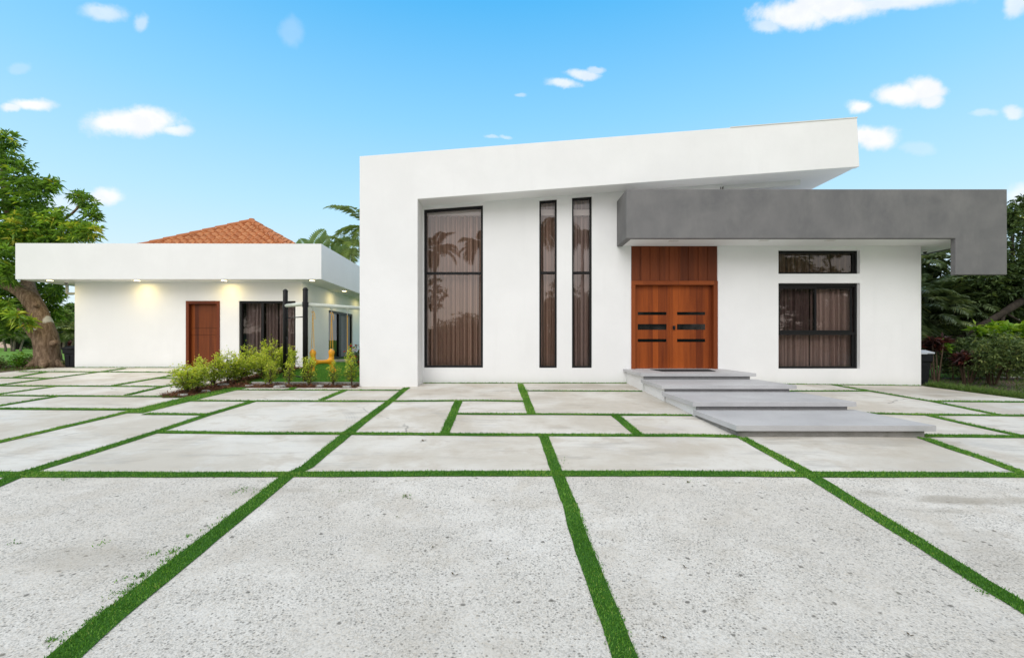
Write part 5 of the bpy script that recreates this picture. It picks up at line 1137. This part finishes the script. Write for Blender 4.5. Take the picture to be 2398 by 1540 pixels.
broadleaf('small_tree', 'small dark mottled tree at the edge of the driveway', 'tree', b0, [b0 - Vector((0, 0, .1)), b0 + Vector((.02, 0, .35)), b0 + Vector((-.03, 0, .75))], [.05, .045, .03], bl, .085, 'dark_leaf', .68)
# rough grass verge along the concrete
Lw = Leaves(); n = 9000; f = rng.random(n); ex = 10.5 + f * .45 + np.abs(rng.normal(0, .35, n)); q = np.c_[ex, 11.95 - 2.6 * f + rng.normal(0, .22, n)]; keep = (q[:, 0] > 10.62 + np.clip((11.3 - q[:, 1]) * .2, 0, 1)) & ~((np.abs(q[:, 0] - 10.62) < .36) & (np.abs(q[:, 1] - 12.02) < .4)); q = q[keep]; n = len(q)
Lw.add(np.c_[q, gz(q[:, 0], q[:, 1]) - .03], np.c_[rng.normal(0, .5, (n, 2)), np.ones(n)], rdir(n), rng.uniform(.06, .2, n), rng.uniform(.006, .013, n), np.clip(rng.normal(.5, .25, n), 0, 1), .15); tag(Lw.build('verge_grass', 'weed_blade', None, .3), kind='stuff')
Lw = Leaves(); n = 5000; q = np.c_[rng.uniform(11.3, 17, n), rng.uniform(9.0, 13.2, n)]; Lw.add(np.c_[q, gz(q[:, 0], q[:, 1]) - .03], np.c_[rng.normal(0, .6, (n, 2)), np.ones(n)], rdir(n), rng.uniform(.05, .14, n), rng.uniform(.01, .02, n), np.clip(rng.normal(.35, .25, n), 0, 1), .1); tag(Lw.build('border_grass', 'weed_blade', None, .3), kind='stuff')
fn = thing('picket_fence', 'short white slatted fence glimpsed under the small dark tree', 'fence', P(2345, 880, 13.6)); mb = MB(); a, b = P(2315, 880, 13.6), P(2398, 880, 13.6); zf = gR(14, 13.6)
for i in range(15): x = a.x + (b.x - a.x) * i / 14; mb.box(x - .02, x + .02, 13.6, 13.62, zf, zf + .62)
mb.build('picket', 'white_plastic', fn); mb = MB(); mb.box(a.x - .05, b.x + .05, 13.625, 13.66, zf + .12, zf + .18); mb.box(a.x - .05, b.x + .05, 13.625, 13.66, zf + .48, zf + .54); mb.build('rail', 'white_plastic', fn)
mb = MB(); a = P(2300, 540, 22); b = P(2600, 530, 22)   # overhead cable past the tree
cb = [a.lerp(b, i / 8) - Vector((0, 0, .25 * math.sin(math.pi * i / 8))) for i in range(9)]
a = P(2362, 481.5, 18); b = P(2700, 470, 18); cb = [a.lerp(b, i / 8) for i in range(9)]
# ================================================================== BEHIND THE CAMERA: what the panes mirror
gs = float(gz(0, -8)) - .035
for i, (x, y, h, lab) in enumerate(((-5.2, -9, 7.2, 'feather palm mirrored in the wide tall window'), (-1.9, -8, 7.4, 'feather palm mirrored in the wide window near its edge'), (2.4, -9, 8.2, 'feather palm mirrored in the first slit window'), (5.2, -8.5, 8.0, 'feather palm mirrored in the second slit window'))):
    palm('street_palm', lab, (x, y, gs), h + 1.1, 17, 2.0, .6, .032, group='palms across the street seen in the window reflections', nl=44, r=.12, elev=(-.5, 1.35))
for i, (x, y, h, w_, lab) in enumerate(((19.5, -10, 9.5, 2.6, 'dark leafy tree mirrored in the window beside the door'), (24, -10, 11, 3.0, 'dark leafy tree mirrored at the right edge of that window'), (-3.6, -11, 4.2, 2.0, 'rounded dark tree mirrored low in the wide window'), (0.6, -11, 5.4, 2.2, 'rounded dark tree mirrored between the tall windows'), (4.6, -11, 6.0, 2.4, 'rounded dark tree mirrored low in the slit windows'), (-8, -11, 6.5, 2.4, 'rounded dark tree mirrored left of the wide window'), (12, -11, 7, 2.8, 'dark tree across the street opposite the front door'), (-15, -11, 7, 2.8, 'dark tree added across the street opposite the annex door'), (-22, -11, 7.5, 3.0, 'dark tree added across the street, leftmost of the row'))):  # two leftmost trees are added, unseen, to cover lawn mirrored in the annex glass
    g = Vector((x, y, gs)); bl = [((x + random.uniform(-.8, .8) * w_, y + random.uniform(-.5, .5) * w_, gs + h * random.uniform(.2, .86)), w_ * random.uniform(.4, .6), 130) for _ in range(11)]
    broadleaf('street_tree', lab, 'tree', g, [g, g + Vector((0, 0, h * .3)), g + Vector((.1, 0, h * .6))], [.2, .16, .1], bl, .34, 'dark_leaf', .3, 'trees across the street seen in the window reflections')
bw = thing('added_street_wall', 'long rendered wall added across the street to darken the low window reflections', 'wall', (5, -12.5, gs)); mb = MB(); mb.box(-40, 32, -12.7, -12.5, gs - .2, gs + 2.4); mb.build('wall', 'roof_grey', bw); mb = MB(); mb.box(-40.05, 32.05, -12.75, -12.45, gs + 2.4, gs + 2.5); mb.build('coping', 'kerb_stone', bw)  # unseen wall, added to block bright low reflections in the panes
# litter on the slabs
for i, (px, py, s_, c_, lab) in enumerate(((990, 1033, .055, .2, 'dry brown leaf on the pale slab before the house pier'), (1065, 1347, .022, .1, 'dark speck of leaf on the big front slab, right of its middle'), (1015, 1282, .018, .6, 'small curled leaf on the big front slab'), (930, 1212, .02, .9, 'green scrap of leaf on the big front slab, upper one'), (1612, 1129, .03, .3, 'small dry leaf near the turf line before the steps'), (1605, 1330, .02, .1, 'dry twig like leaf on the slab below the steps'), (2130, 1490, .02, .1, 'dark leaf scrap near the picture corner on the slab'), (950, 1163, .035, .95, 'green leaf scrap just below the long turf line'), (1550, 1492, .02, .05, 'dark leaf scrap low on the slab right of the middle turf strip'), (1190, 1310, .016, .2, 'tiny brown leaf beside the middle turf strip'))):
    g = G(px, py); Lq = Leaves()
    for q in range(3): Lq.add(np.array([[g.x, g.y, g.z + .004]]) + rng.normal(0, s_ * .25, (1, 3)) * np.array([1, 1, 0]), np.array([[math.cos(i * 2 + q * 2.2), math.sin(i * 2 + q * 2.2), .22]]), UPZ, s_, s_ * .55, c_ * .9 + .03 * q, -.1)
    tag(Lq.build('fallen_leaf', 'litter_leaf'), lab, 'leaf', 'fallen leaves on the driveway')
